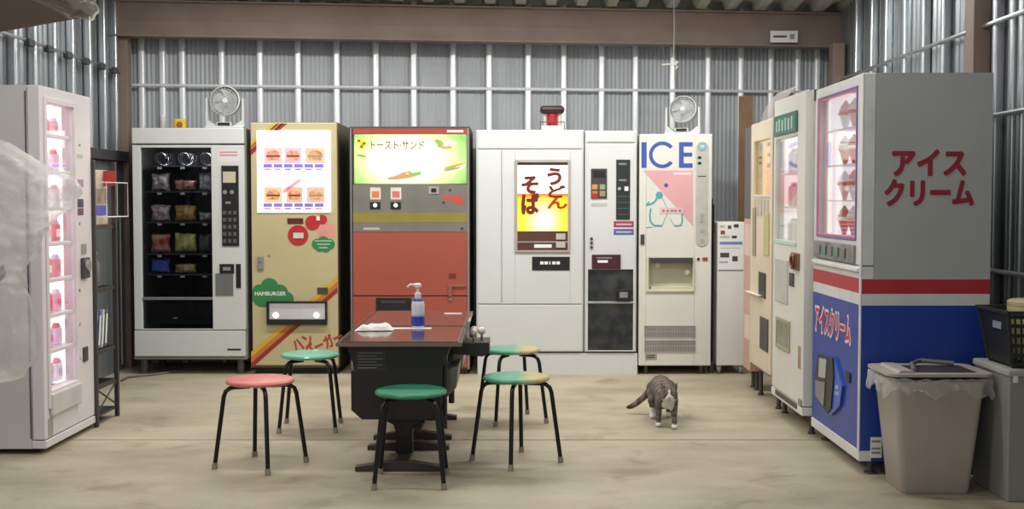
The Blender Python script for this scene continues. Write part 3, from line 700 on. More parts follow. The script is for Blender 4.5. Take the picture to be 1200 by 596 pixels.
    m.disc('coin_slot', (725.5, 221), 2, silver, 0.006, 0.018, p); m.plate('coin_button', (731.5, 218.5), (736, 223.5), white_ink, 0.006, 0.018, p)
    for py in (230, 237, 244, 251): m.plate('panel_line', (723, py - .4), (737, py + .4), mat('greenish line', (84, 104, 96), 0.4), 0.001, 0.018, p)
    for py, c in ((259, (168, 66, 86)), (268, (86, 100, 168))):
        q = m.plate('sticker', (719, py), (742.5, py + 7), mat('sticker %d' % py, c, 0.45), 0.001, 0.012)
        m.plate('printed_line', (722, py + 2.8), (740, py + 4.4), mat('pale print', (206, 202, 214), 0.5), 0.0004, 0.013, q)
    for py in (279.5, 284.5, 289.5): m.disc('knob', (693, py), 1.7, dark_grey, 0.010, 0.012)
    p = m.plate('name_plate', (693.5, 298), (727, 315), mat('maroon plate', (74, 34, 36), 0.35), 0.010, 0.012, bev=0.003)
    m.plate('printed_line', (700, 304.5), (712, 307.5), white_ink, 0.0006, 0.022, p); m.plate('printed_line', (699, 301), (717, 302.5), mid_grey, 0.0006, 0.022, p)
    # serving bay behind the two smoked flaps
    B().box(hx0, 0.0, hz0, hx1, -0.003, hz1).end('bay_back', mat('bay grey', (122, 124, 126), 0.35, 0.3, rgb2=(190, 182, 164), scale=9), r)
    _, zm = m.uv(715, 354)
    for n_, za, zb_ in (('upper_flap', zm + .008, hz1), ('lower_flap', hz0, zm - .008)): B().box(hx0, -0.006, za, hx1, -0.010, zb_).end(n_, dark_glass, r)
    B().box(hx0 - .004, -0.004, zm - .008, hx1 + .004, -0.018, zm + .008, 0.003).end('flap_bar', silver, r)
    q = m.plate('coin_cup', (722.5, 338), (738.5, 352.5), black_plastic, 0.03, 0.010, bev=0.006); m.plate('coin_return', (725.5, 341.5), (735, 348), mid_grey, 0.003, 0.040, q)
    return m
udon_machine()

# ---- 5 ICE machine
def ice_cooler():
    x0, zt = xz(749.5, 157); x1, zb = xz(832.5, 428); w = x1 - x0; d = 0.62
    m = Mach('ice_vending_machine', 'narrow white ice vending machine with big blue ICE lettering', 'vending machine', ((x0 + x1) / 2, YF, 0))
    r = m.r; S0 = 0.006
    rx0, rz0, rx1, rz1 = m.rc((757, 300.5), (813.5, 342))
    B().box(-w / 2, 0.06, zb, w / 2, d, zt, 0.006).end('cabinet', warm_white, r)
    B().ring(-w / 2, zb, w / 2, zt, rx0, rz0, rx1, rz1, 0.06, -S0, 0.004).end('door', warm_white, r)
    blue = mat('ice blue', (62, 92, 170), 0.45)
    m.poly('letter_i', ((751.5, 166.5), (757.5, 166.5), (757.5, 196.5), (751.5, 196.5)), blue, 0.0012, S0)
    cc, rc_ = (776, 181.3), 15.6; x, z = m.uv(*cc); x2, _ = m.uv(cc[0] + rc_, cc[1]); R = x2 - x; b = B()
    t = R * 0.27; N = 36; a0, a1 = math.radians(38), math.radians(322)
    arc = [a0 + (a1 - a0) * i / N for i in range(N + 1)]
    for i in range(N):
        q = [(x + k * math.cos(a), z + k * math.sin(a)) for k, a in ((R, arc[i]), (R, arc[i + 1]), (R - t, arc[i + 1]), (R - t, arc[i]))]
        b.prism(q, -S0, -S0 - .0012)
    b.end('letter_c', blue, r)
    m.poly('letter_e', ((795.5, 166.5), (811.5, 166.5), (811.5, 171.5), (801, 171.5), (801, 178.8), (811, 178.8), (811, 183.4), (801, 183.4), (801, 191.2), (811.5, 191.2), (811.5, 196.5), (795.5, 196.5)), blue, 0.0012, S0)
    pk = m.poly('pink_triangle', ((753, 199.5), (812, 199.5), (812, 265)), mat('ice pink', (222, 168, 170), 0.5, var=0.02), 0.0008, S0)
    m.plate('printed_line', (789, 202), (810, 204.5), mat('pale pink print', (240, 220, 218), 0.5), 0.0004, S0 + .0008, pk)
    teal = mat('ice teal', (92, 160, 176), 0.5)
    def stroke(pts, r_, nm='drawn_stroke'):
        q = [(m.uv(*p)[0], -S0 - .0012, m.uv(*p)[1]) for p in pts]
        b_ = B()
        for i in range(len(q) - 1):
            (xa, _, za), (xb, _, zb_) = q[i], q[i + 1]; L = math.hypot(xb - xa, zb_ - za) or 1e-6; nx, nz = -(zb_ - za) / L * r_, (xb - xa) / L * r_
            b_.prism([(xa + nx, za + nz), (xb + nx, zb_ + nz), (xb - nx, zb_ - nz), (xa - nx, za - nz)], -S0 - .0008, -S0 - .0014 - .00005 * i)
        return b_.end(nm, teal, r)
    m.disc('drawn_dot', (780.5, 217), 2.4, blue, 0.0008, S0 + .0008)
    m.disc('drawn_head', (772.5, 228.5), 4.2, teal, 0.0010, S0 + .0008)
    stroke(((770, 231), (767.5, 236), (763, 239), (757, 240)), 0.007); stroke(((757, 240), (760.5, 236)), 0.004); stroke(((762.5, 244), (761.5, 252), (762, 259), (766, 264), (776, 264.5)), 0.006); stroke(((757, 266.5), (764, 266)), 0.003)
    stroke(((776, 264), (780, 254), (784, 248)), 0.002); stroke(((776, 232), (782, 244)), 0.002)
    stroke(((799, 251), (799.5, 258), (798, 264), (790, 264.5)), 0.005); stroke(((799, 251), (801, 247)), 0.004); stroke(((790, 264), (785, 256)), 0.002)
    m.poly('drawn_tray', ((773.5, 243), (800, 243), (801, 250), (773, 250)), mat('tray pink', (226, 196, 196), 0.5), 0.0012, S0 + .0008)
    for a in (776, 781, 786, 790, 795): m.plate('printed_mark', (a, 245.5), (a + 2.8, 248.2), mat('tray ink', (176, 110, 130), 0.5), 0.0004, S0 + .0020)
    # rounded control strip
    x0_, z0_, x1_, z1_ = m.rc((815.8, 166), (829.3, 288.5)); rr = (x1_ - x0_) / 2; cx = (x0_ + x1_) / 2
    pts = [(cx + rr * math.cos(a), z1_ - rr + rr * math.sin(a)) for a in [PI * i / 10 for i in range(11)]] + [(cx + rr * math.cos(a), z0_ + rr + rr * math.sin(a)) for a in [PI + PI * i / 10 for i in range(11)]]
    cs = B().prism(pts, -S0, -S0 - .004).end('control_strip', mat('strip grey', (188, 188, 180), 0.45, var=0.04, scale=12), r)
    m.disc('coin_dial', (822.5, 171.5), 5.2, mat('dial teal', (134, 182, 188), 0.4), 0.003, S0 + .004, cs)
    m.plate('coin_slot', (820.5, 170), (825, 173), mat('pale slot', (206, 212, 206)), 0.002, S0 + .007, cs)
    for py in (184.5, 191): m.plate('sold_lamp', (817.6, py - 1.4), (821.5, py + 1.4), black_plastic, 0.003, S0 + .004, cs)
    m.plate('strip_mark', (817.5, 206), (827, 207), dark_grey, 0.0008, S0 + .004, cs)
    for py in (252, 258, 270, 282): m.disc('rivet', (822.5, py), 2.6, mat('rivet grey', (172, 172, 165), 0.4), 0.002, S0 + .004, cs)
    m.plate('lock', (750.5, 274.5), (755, 286), dark_grey, 0.008, S0, bev=0.002)
    # dispensing recess
    cream_ = mat('cream recess', (214, 210, 186), 0.45)
    ins = B().ring(rx0, rz0, rx1, rz1, rx0 + .02, rz0 + .02, rx1 - .012, rz1 - .01, 0.05, -0.016, 0.004); rec = ins.end('recess_frame', cream_, r)
    B().box(rx0, 0.052, rz0, rx1, 0.058, rz1).end('recess_back', mat('cream back', (196, 194, 172), 0.4), rec)
    m.plate('recess_header', (762.7, 301.8), (811, 308), dark_grey, 0.01, 0.012, rec)
    a = m.rc((763, 330), (812, 339)); B().prism([(a[0], a[1]), (a[2], a[1]), (a[2], a[1] + .02), (a[0], a[1] + .02)], 0.05, -0.012).end('recess_tray', cream_, rec)
    for c in ((771, 311), (806, 319)): m.disc('recess_spout', c, 3, white_ink, 0.02, -0.05, rec)
    m.disc('lamp', (818.3, 303.3), 1.6, black_plastic, 0.006, S0); m.plate('stop_button', (823, 301.3), (829, 305), mat('button red', (190, 50, 44), 0.4), 0.006, S0, bev=0.002)
    for py in (381.5, 398.5):
        v = m.plate('vent', (755, py), (815, py + 13.5), mat('vent backing', (118, 112, 110), 0.6), 0.001, S0); x0_, z0_, x1_, z1_ = m.rc((755, py), (815, py + 13.5))
        b = B()
        for i in range(40):
            xx = x0_ + (x1_ - x0_) * (i + .25) / 40; b.box(xx, -S0 - .001, z0_, xx + (x1_ - x0_) / 80, -S0 - .004, z1_)
        for f_ in (0, .5, 1): zz = z0_ + (z1_ - z0_) * f_; b.box(x0_, -S0 - .001, zz - .002, x1_, -S0 - .005, zz + .002)
        b.end('vent_grille', mat('vent slats', (180, 172, 168), 0.5), v)
    p = m.plate('rating_plate', (756, 414), (769.5, 421.5), mat('rating grey', (172, 168, 162), 0.4, 0.3), 0.001, S0)
    for py in (416, 418.3): m.plate('printed_line', (758, py - .4), (767, py + .6), black_ink, 0.0003, S0 + .001, p)
    feet(r, w, d, zb, r=0.016)
    return m
ice_cooler()

# ---- narrow white cabinet with posters on casters
def narrow_cabinet():
    Y = 8.72; x0, zt = xz(841, 260, Y); x1, zb = xz(871.5, 428, Y); w = x1 - x0
    m = Mach('white_cabinet', 'slim white cabinet on casters with printed notices, right of the ICE machine', 'cabinet', ((x0 + x1) / 2, Y, 0)); r = m.r
    B().box(-w / 2, 0, zb, w / 2, 0.45, zt, 0.005).end('cabinet', white_paint, r)
    m.plate('seam', (841.5, 316.3), (871, 317.3), dark_grey, 0.001)
    n = m.plate('notice_sheet', (842, 261.5), (871, 315.5), mat('notice white', (230, 230, 228), 0.5, var=0.01), 0.001)
    for a, b_, c in (((843.5, 264), (849, 266.5), (208, 170, 160)), ((853, 264), (857, 268), (90, 70, 72)), ((860, 262.5), (865.5, 266.5), (70, 60, 60)), ((844.5, 270), (849.5, 274.5), (150, 70, 60)), ((857.5, 276), (863.5, 279), (58, 58, 62)), ((843.5, 276), (855, 279), (190, 190, 192)), ((843.5, 283), (870, 286.5), (110, 140, 190)), ((844, 296), (854.5, 301.5), (80, 74, 74)), ((858, 300), (864.5, 306), (76, 72, 70)), ((843, 306), (853, 308), (170, 168, 166)), ((844, 290), (868, 291), (180, 182, 186))):
        m.plate('printed_picture', a, b_, mat('notice ink %d%d' % (c[0], int(a[0] * 7 + a[1])), c, 0.5), 0.0004, 0.001, n)
    for x in (-w / 2 + .02, w / 2 - .02):
        for y in (0.03, 0.42):
            c = B().lathe([(0.026, -0.011), (0.030, -0.006), (0.030, 0.006), (0.026, 0.011)], (x, y, 0.030), 16, 'X').end('caster', mid_grey, r, True)
            B().box(x - .016, y - .014, 0.03, x + .016, y + .014, zb).end('caster_fork', silver, c)
narrow_cabinet()

# ------------------------------------------------------------------ right row: faces look to -x
def right_mach(name, label, pxn, pyn, X, wid_px_far, z_ref=None):
    yn = X * F / (pxn - 600); yf = X * F / (wid_px_far - 600)
    return Mach(name, label, 'vending machine', (X, (yn + yf) / 2, 0), -PI / 2), yf - yn
prod_glow = mat('lit interior white', (250, 244, 246), 0.5, var=0.01, emit=0.75)

# ---- ice cream machine, nearest on the right
def ice_cream_machine():
    X = 1.615; m, w = right_mach('ice_cream_vending_machine', 'blue, white and red ice cream vending machine with grey side panel, nearest on right', 1012, 540, X, 955)
    r = m.r; d = 0.585; zt = m.uv(1012, 86)[1]; zb = m.uv(1012, 543)[1]
    zr1 = PY(1015, 327, 5.5).z; zr0 = PY(1015, 344, 5.5).z; zbl = PY(1015, 357.5, 5.5).z
    side_grey = mat('side panel grey', (176, 178, 176), 0.45, var=0.03, scale=2); blue = mat('ice cream blue', (36, 66, 158), 0.35, var=0.04, scale=2); red = mat('ice cream red', (184, 44, 54), 0.4); wh = mat('ice cream white', (222, 222, 220), 0.35)
    wx0, wz0, wx1, wz1 = m.rc((960.5, 113), (1004.5, 282)); 
    wz1 = m.uv(1004.5, 101)[1]; wz0 = m.uv(1004.5, 282)[1]
    # carcass: two sides, back, top, bottom, all banded like the side the photo shows
    b = B()
    def bands(x0, y0, x1, y1):
        for k, (a, c) in enumerate(((zr1, zt), (zr0, zr1), (zbl, zr0), (zb, zbl))): b.mi = k; b.box(x0, y0, a, x1, y1, c)
    bands(w / 2 - .02, 0.05, w / 2, d); bands(-w / 2, 0.05, -w / 2 + .02, d)
    b.mi = 0; b.box(-w / 2 + .02, d - .02, zb, w / 2 - .02, d, zt); b.box(-w / 2 + .02, .05, zt - .02, w / 2 - .02, d - .02, zt); b.mi = 3; b.box(-w / 2 + .02, .05, zb, w / 2 - .02, d - .02, zb + .03)
    b.mi = 0; b.box(-w / 2 + .02, 0.05, wz0 - .04, w / 2 - .02, d - .02, wz0 - .02)
    b.end('cabinet', [side_grey, red, wh, blue], r)
    zd = m.uv(1010, 311)[1]
    dr = B(); dr.ring(-w / 2, zd, w / 2, zt, wx0, wz0, wx1, wz1, 0.05, -0.005, 0.004); door = dr.end('display_door', wh, r)
    B().box(-w / 2 + .02, 0.24, wz0 - .02, w / 2 - .02, 0.25, zt - .02).end('lit_back', prod_glow, r); B().box(wx0 - .012, .02, wz0 - .02, wx0 - .004, .24, zt - .02).end('lit_side', prod_glow, r)
    fx = 0.012
    B().ring(wx0, wz0, wx1, wz1, wx0 + fx, wz0 + fx, wx1 - fx, wz1 - fx, 0.0, -0.010, 0.002).end('window_frame', mat('violet frame', (120, 100, 170), 0.4), door)
    B().ring(wx0 + fx, wz0 + fx, wx1 - fx, wz1 - fx, wx0 + 1.7 * fx, wz0 + 1.7 * fx, wx1 - 1.7 * fx, wz1 - 1.7 * fx, 0.0, -0.008, 0.002).end('window_trim', mat('rose trim', (222, 130, 150), 0.4), door)
    B().box(wx0, 0.012, wz0, wx1, 0.016, wz1).end('window', clear_glass, door)
    for k in range(4):
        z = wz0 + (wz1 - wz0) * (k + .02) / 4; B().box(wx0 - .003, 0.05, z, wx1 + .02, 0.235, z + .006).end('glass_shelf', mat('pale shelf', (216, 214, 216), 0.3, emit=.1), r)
    # lower part
    bx0, bz0, bx1, bz1 = m.rc((957, 291), (1004, 308)); bz1 = m.uv(1004, 287)[1]; bz0 = m.uv(1004, 309)[1]
    bp = B().box(bx0, -0.005, bz0, bx1, -0.016, bz1, 0.004).end('button_panel', mat('steel panel', (150, 150, 148), 0.35, 0.5, rgb2=(96, 98, 98), scale=8), r)
    for i in range(5):
        xx = bx0 + (bx1 - bx0) * (i + .6) / 6.4
        B().box(xx, -0.016, bz0 + .02, xx + .07, -0.022, bz1 - .02, 0.002).end('selection_button', mat('button %d' % (i % 2), ((120, 118, 116), (92, 130, 108))[i % 2], 0.35), bp)
    B().box(-w / 2, 0.05, zr1 + .0, w / 2, -0.005, zd - .004, 0.003).end('white_ledge', wh, r)
    B().box(-w / 2 + .02, -0.004, zd - .03, w / 2 - .02, -0.022, zd - .01, 0.004).end('ledge', mat('pale ledge', (236, 236, 234), 0.3), r)
    B().box(-w / 2, 0.05, zr0, w / 2, -0.005, zr1).end('red_band', red, r); B().box(-w / 2, 0.05, zbl, w / 2, -0.005, zr0).end('white_band', wh, r)
    zk = zb + .05
    B().box(-w / 2, 0.05, zk, w / 2, -0.005, zbl).end('lower_door', blue, r)
    B().box(-w / 2, 0.05, zb, w / 2, -0.009, zk, 0.004).end('kick_strip', wh, r)
    B().box(w / 2 - .022, -0.003, zk, w / 2 + .001, -0.012, zt, 0.004).end('corner_trim', wh, r)
    # front lettering
    tx0, tz0, tx1, tz1 = m.rc((957, 368), (998, 398))
    tz1 = m.uv(998, 370)[1]; tz0 = m.uv(998, 404)[1]
    text('lettering', 'アイスクリーム', tx0, tz0, tx1, tz1, -0.0062, mat('letter white', (226, 216, 224), .5), r, 0.085)
    text('lettering', 'アイスクリーム', tx0 + .008, tz0 + .008, tx1 - .008, tz1 - .008, -0.0070, mat('letter red', (206, 40, 60), .5), r, 0.03)
    # coin chute: black kite-shaped hopper
    c = [m.uv(*q) for q in ((964, 414.5), (982, 419), (991, 452), (988, 475), (978, 486), (962, 464), (960, 445))]
    ch = B().prism(c, -0.005, -0.018).end('dispensing_chute', mat('chute blue', (44, 84, 190), .3), r)
    c = [m.uv(*q) for q in ((964, 414.5), (981, 419), (982, 440), (979, 478), (974, 484), (961, 464), (959.5, 444))]
    B().prism(c, -0.018, -0.024).end('chute_body', black_plastic, ch)
    q = [m.uv(*q) for q in ((966, 419), (974.5, 421), (973, 443), (965, 441))]; B().prism(q, -0.024, -0.027).end('chute_window', mat('chute grey', (176, 178, 176), 0.3), ch)
    q = [m.uv(*q) for q in ((961.5, 445), (973, 448), (971.5, 476), (962, 463))]; B().prism(q, -0.024, -0.029).end('chute_flap', mat('flap steel', (136, 138, 138), 0.3, .5), ch)
    for py in (451, 458): B().prism([m.uv(983, py), m.uv(987, py + 1), m.uv(987, py + 5), m.uv(983, py + 4)], -.018, -.019).end('chute_mark', mat('pale blue print', (150, 180, 226), .5), ch)
    m.plate('keyhole', (993, 434), (998, 449), black_plastic, 0.006, 0.005, bev=0.002)
    hg = m.rc((953, 108), (957, 118)); B().box(-w / 2 - .004, 0.01, hg[1], -w / 2 + .012, -0.012, hg[1] + .06, .002).end('hinge', dark_grey, r)
    # side lettering (side wall is the local plane x = w/2)
    def side_text(body, a, c_):
        Y = (m.M @ Vector((w / 2, 0, 0))).y
        p0 = m.I @ PY(*a, Y - .001); p1 = m.I @ PY(*c_, Y - .001)
        o = text('lettering', body, 0, p1.z, p1.y - p0.y, p0.z, 0, mat('side letter red', (150, 34, 50), .5), r, 0.055)
        o.rotation_euler = (0, 0, PI / 2); o.location = (w / 2 + .001, p0.y, 0); return o
    side_text('アイス', (1047, 176), (1131, 205)); side_text('クリーム', (1038, 211), (1140, 240))
    Y = (m.M @ Vector((w / 2, 0, 0))).y; p0 = m.I @ PY(1020, 512, Y); p1 = m.I @ PY(1033, 536, Y)
    lb = B().box(w / 2, p0.y, p1.z, w / 2 + .001, p1.y, p0.z).end('side_label', white_ink, r)
    for k in (.25, .45, .8): zz = p1.z + (p0.z - p1.z) * k; B().box(w / 2 + .001, p0.y + .006, zz - .005, w / 2 + .0014, p1.y - .006, zz + .005).end('printed_line', mid_grey, lb)
    for x in (-w / 2 + .06, w / 2 - .05):
        for y in (0.06, d - .08): B().lathe([(0.03, 0), (0.03, 0.008), (0.012, 0.010), (0.012, zb)], (x, y, 0), 12).end('foot', feet_mat, r, True)
    return m, w, (wx0, wz0, wx1, wz1)
IC, icw, icwin = ice_cream_machine()
def wrapped_cone(h, r_, m1, m2, m3):
    """paper-wrapped soft ice: wrapped cone below, swirl on top, paper band"""
    o = B().lathe([(r_ * .25, 0), (r_ * .8, h * .45), (r_, h * .52)], (0, 0, 0), 14).end('sample_cone', m1, None, True)
    B().lathe([(r_ * 1.02, h * .50), (r_ * 1.08, h * .56), (r_ * .9, h * .62)], (0, 0, 0), 14).end('paper_band', m2, o, True)
    B().lathe([(r_ * .9, h * .6), (r_ * .98, h * .66), (r_ * .7, h * .74), (r_ * .76, h * .79), (r_ * .45, h * .88), (r_ * .12, h)], (0, 0, 0), 14).end('ice_swirl', m3, o, True)
    return o
wx0, wz0, wx1, wz1 = icwin
cone_m = [mat('cone wrap red', (206, 62, 58), .4, emit=.2), mat('cone wrap white', (240, 234, 234), .4, emit=.25), mat('cone wrap rust', (206, 120, 90), .4, emit=.2), mat('cone wrap pink', (236, 180, 180), .4, emit=.25)]  # slight emission added to the wraps to brighten them in the case
cname = ['red', 'white', 'rust-brown', 'pink']
for k in range(4):
    for i in range(4):
        ci = (i * 2 + k * 3 + (i == 2)) % 4 if i != 2 else 0
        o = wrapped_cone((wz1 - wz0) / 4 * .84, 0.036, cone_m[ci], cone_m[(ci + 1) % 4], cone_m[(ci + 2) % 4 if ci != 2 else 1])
        o.location = IC.M @ Vector((wx0 + (wx1 - wx0) * (i + .6) / 4.3, 0.11, wz0 + (wz1 - wz0) * (k + .02) / 4 + .007))
        tag(o, '%s sample ice cream, %s from left on %s shelf of the blue machine' % (cname[ci], ('first', 'second', 'third', 'fourth')[i], ('lowest', 'second lowest', 'second highest', 'highest')[k]), 'ice cream', 'sample ice creams in the blue machine')

# ---- white machine with green header
def green_header_machine():
    X = 1.575; m, w = right_mach('drink_vending_machine', 'white vending machine with dark green header sign beside the ice cream machine', 944, 490, X, 907.5)
    r = m.r; d = 0.62; zt = m.uv(944, 106)[1]; zb = m.uv(944, 489)[1]
    ax0 = m.uv(910, 160)[0]; ax1 = m.uv(936, 160)[0]
    wz1 = m.uv(936, 158)[1]; wz0 = m.uv(936, 284)[1]
    b = B(); b.box(-w / 2, .05, zb, -w / 2 + .02, d, zt); b.box(w / 2 - .02, .05, zb, w / 2, d, zt); b.box(-w / 2 + .02, d - .02, zb, w / 2 - .02, d, zt); b.box(-w / 2 + .02, .05, zt - .02, w / 2 - .02, d - .02, zt); b.box(-w / 2 + .02, .05, zb, w / 2 - .02, d - .02, zb + .03)
    b.box(-w / 2 + .02, .05, wz0 - .04, w / 2 - .02, d - .02, wz0 - .02)
    b.end('cabinet', warm_white, r)
    door = B().ring(-w / 2, zb + .05, w / 2, zt, ax0, wz0, ax1, wz1, 0.05, -0.006, 0.004).end('door', warm_white, r)
    B().box(-w / 2 + .02, 0.20, wz0 - .02, w / 2 - .02, 0.21, zt - .02).end('lit_back', prod_glow, r); B().box(ax0 - .012, .02, wz0 - .02, ax0 - .004, .20, zt - .02).end('lit_side', prod_glow, r)
    B().box(ax0, 0.010, wz0, ax1, 0.014, wz1).end('window', clear_glass, door)
    gz1 = m.uv(936, 129)[1]; gz0 = m.uv(936, 154)[1]; gr = mat('header green', (52, 112, 92), .4)
    hd = B().box(ax0 - .005, -0.006, gz0, ax1 + .005, -0.018, gz1, .004).end('header_sign', gr, door)
    xs = [ax0 + (ax1 - ax0) * f for f in (.12, .24, .38, .52, .66, .80)]
    for i, x in enumerate(xs): B().box(x, -0.018, gz0 + .022, x + .035, -0.0186, gz1 - .03 + (i % 2) * .006).end('printed_mark', mat('header print', (170, 206, 190), .5), hd)
    for k in (1, 2):
        z = wz0 + (wz1 - wz0) * k / 3; B().box(ax0 - .003, 0.04, z - .012, ax1 + .01, 0.195, z).end('shelf', mat('mint rail', (190, 214, 206), .4), r)
    B().box(ax0, -0.006, wz0 - .02, ax1, -0.012, wz0).end('price_rail', mat('mint rail', (190, 214, 206)), door)
    # lock with chain, coin panel, delivery bay
    c = m.uv(935, 306)
    lk = m.plate('lock_plate', (930, 295), (938.5, 317), mat('lock brass', (150, 110, 84), .35, .5), 0.012, 0.006, door, .004)
    x, z = m.uv(934.5, 306); B().torus((x, -0.030, z), 0.035, 0.008, 'Y', 20, 6).end('chain_ring', mat('chain rust', (120, 74, 54), .4, .5), lk, True)
    m.plate('coin_panel', (910.5, 302), (924.5, 357), mat('coin panel grey', (196, 194, 190), .4), 0.006, 0.006, door, .003)
    m.plate('coin_slot', (927, 319), (932, 336), dark_grey, 0.006, 0.006, door, .002)
    dx0 = m.uv(911.5, 380)[0]; dx1 = m.uv(927.5, 380)[0]; dz1 = m.uv(927, 376)[1]; dz0 = m.uv(927, 414)[1]
    bay = B().ring(dx0, dz0, dx1, dz1, dx0 + .02, dz0 + .02, dx1 - .02, dz1 - .02, -.006, -.014, .003).end('delivery_bay', mat('bay surround', (170, 164, 140), .4), door)
    B().box(dx0 + .02, -.006, dz0 + .02, dx1 - .02, -.010, dz1 - .02).end('bay_flap', mat('bay flap', (120, 116, 92), .3, rgb2=(170, 168, 150)), bay)
    m.plate('side_mark', (937, 405), (939.5, 432), mat('worn brown', (176, 136, 100), .6), 0.003, 0.006, door)
    B().box(-w / 2, .05, zb, w / 2, -.010, zb + .045, .004).end('kick_strip', warm_white, r)
    m.plate('kick_vent', (911, 461), (936, 473), dark_grey, .004, .010)
    m.plate('rating_label', (937.5, 466), (941, 477), mid_grey, .001, .010)
    feet(r, w, d, zb, r=.014)
    return m, w, (ax0, wz0, ax1, wz1)
GM, gmw, gmwin = green_header_machine()
ax0, wz0, ax1, wz1 = gmwin
def drink(h, r_, m1, m2):
    o = B().lathe([(r_ * .92, 0), (r_, h * .06), (r_, h * .78), (r_ * .55, h * .92)], (0, 0, 0), 14).end('sample_drink', m1, None, True)
    B().lathe([(r_ * .55, h * .92), (r_ * .55, h), (r_ * .5, h)], (0, 0, 0), 12).end('cap', m2, o, True); return o
dm = [[((206, 196, 226), 'lilac'), ((226, 222, 236), 'white')], [((214, 110, 130), 'rose-red'), ((224, 150, 160), 'pink')], [((196, 196, 200), 'silver-grey'), ((222, 214, 216), 'pale')]]
for k in range(3):
    for i in range(5):
        cc, nm = dm[2 - k][i % 2] if k != 1 else dm[1][i % 2]
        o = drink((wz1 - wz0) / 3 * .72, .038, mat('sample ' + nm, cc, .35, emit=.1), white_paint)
        o.location = GM.M @ Vector((ax0 + (ax1 - ax0) * (i + .5) / 5, .098, wz0 + (wz1 - wz0) * k / 3 + .001 - (.0185 if k == 0 else 0)))
        tag(o, '%s sample drink, %s from the left on the %s shelf under the green header' % (nm, ('first', 'second', 'middle one', 'fourth', 'fifth')[i], ('lowest', 'middle', 'top')[k]), 'drink', 'sample drinks under the green header')

# ---- cream machine with amber window
def amber_machine():
    X = 1.57; m, w = right_mach('cream_vending_machine', 'cream vending machine with warm amber-lit window, between pink cabinet and green-header machine', 905.5, 440, X, 880.5)
    r = m.r; d = .62; zt = m.uv(905, 139)[1]; zb = m.uv(905, 441)[1]; cr = mat('cream enamel', (220, 206, 182), .4, var=.03, scale=2)
    ax0 = m.uv(884.5, 190)[0]; ax1 = m.uv(903.5, 190)[0]; wz1 = m.uv(903, 162)[1]; wz0 = m.uv(903, 228)[1]
    b = B(); b.box(-w / 2, .05, zb, -w / 2 + .02, d, zt); b.box(w / 2 - .02, .05, zb, w / 2, d, zt); b.box(-w / 2 + .02, d - .02, zb, w / 2 - .02, d, zt); b.box(-w / 2 + .02, .05, zt - .02, w / 2 - .02, d - .02, zt); b.box(-w / 2 + .02, .05, zb, w / 2 - .02, d - .02, zb + .03)
    b.end('cabinet', cr, r)
    door = B().ring(-w / 2, zb, w / 2, zt, ax0, wz0, ax1, wz1, .05, -.006, .004).end('door', cr, r)
    ag = mat('amber glow', (252, 226, 160), .5, emit=.8, rgb2=(232, 190, 110), scale=6)
    B().box(ax0 - .02, .14, wz0 - .02, ax1 + .02, .15, wz1 + .02).end('lit_back', ag, r); B().box(ax0 - .012, .02, wz0 - .02, ax0 - .004, .14, wz1 + .02).end('lit_side', ag, r)
    B().box(ax0, .010, wz0, ax1, .014, wz1).end('window', clear_glass, door)
    for i in range(5):
        xx = ax0 + (ax1 - ax0) * (i + .2) / 5; B().box(xx, -.006, wz0 - .13, xx + (ax1 - ax0) / 9, -.010, wz0 - .03).end('selection_button', mat('button cream', (196, 186, 170), .4), door)
    m.plate('notice', (884, 230), (904, 233), mat('notice grey', (186, 184, 182), .5), .001, .006, door)
    for a, c, mt in (((891, 318), (898.5, 350), black_plastic), ((892.5, 370), (901.5, 413), dark_grey), ((884, 243), (887, 300), mat('side slot', (150, 140, 124), .4)), ((897, 250), (902.5, 300), mat('greenish notice', (190, 186, 130), .5))):
        m.plate('fitting', a, c, mt, .006, .006, door, .002)
    h = m.plate('handle', (879.8, 341), (895, 346), mat('pale handle', (236, 228, 212), .35), .03, .010, door, .004)
    m.plate('kick_strip', (881, 425), (905, 440), mat('kick grey', (110, 104, 96), .5), .006, .006)
    feet(r, w, d, zb, r=.014)
    # clear acrylic sheet standing on top
    t = B(); y0, y1 = -w / 2 + .04, w / 2 - .04; n = 10
    a = thing('acrylic_cover', 'clear curved acrylic cover standing on top of the cream machine', 'cover', m.M @ Vector((0, 0, zt)), -PI / 2)
    def fn(u, v): x = y0 + (y1 - y0) * u; return (x, .05 + .10 * v * v, .001 + .20 * v)
    t.grid(fn, 8, 8); o = t.end('sheet', film_mat('acrylic film', .22, (190, 186, 186)), a, 'all'); B().box(y0, .045, 0, y1, .055, .02).end('base_lip', mat('pinkish lip', (190, 168, 162), .4), a)
    return m
amber_machine()
# narrow pink-fronted cabinet beyond it
def pink_cabinet():
    X = 1.585; m, w = right_mach('pink_cabinet', 'narrow cabinet with pink lower front and dark top, behind the cream machine', 880.2, 430, X, 872)
    tag(m.r, cat='cabinet'); r = m.r; d = .5; zt = m.uv(876, 150)[1]; zm = m.uv(876, 256)[1]; zb = m.uv(876, 433)[1]
    b = B(); b.box(-w / 2, 0, zb, w / 2, d, zm, .004).end('lower_body', mat('dusty pink', (206, 164, 150), .45), r)
    B().box(-w / 2, .0, zm, w / 2, d, zt, .004).end('upper_body', mat('slate grey', (92, 92, 96), .45), r)
    m.plate('vent', (873.2, 368), (878.5, 398), mat('pale vent', (226, 206, 196), .5), .004)
    m.plate('notice', (873, 262), (879, 300), mat('pinkish notice', (226, 196, 186), .5), .001)
    feet(r, w, d, zb, r=.014)
pink_cabinet()
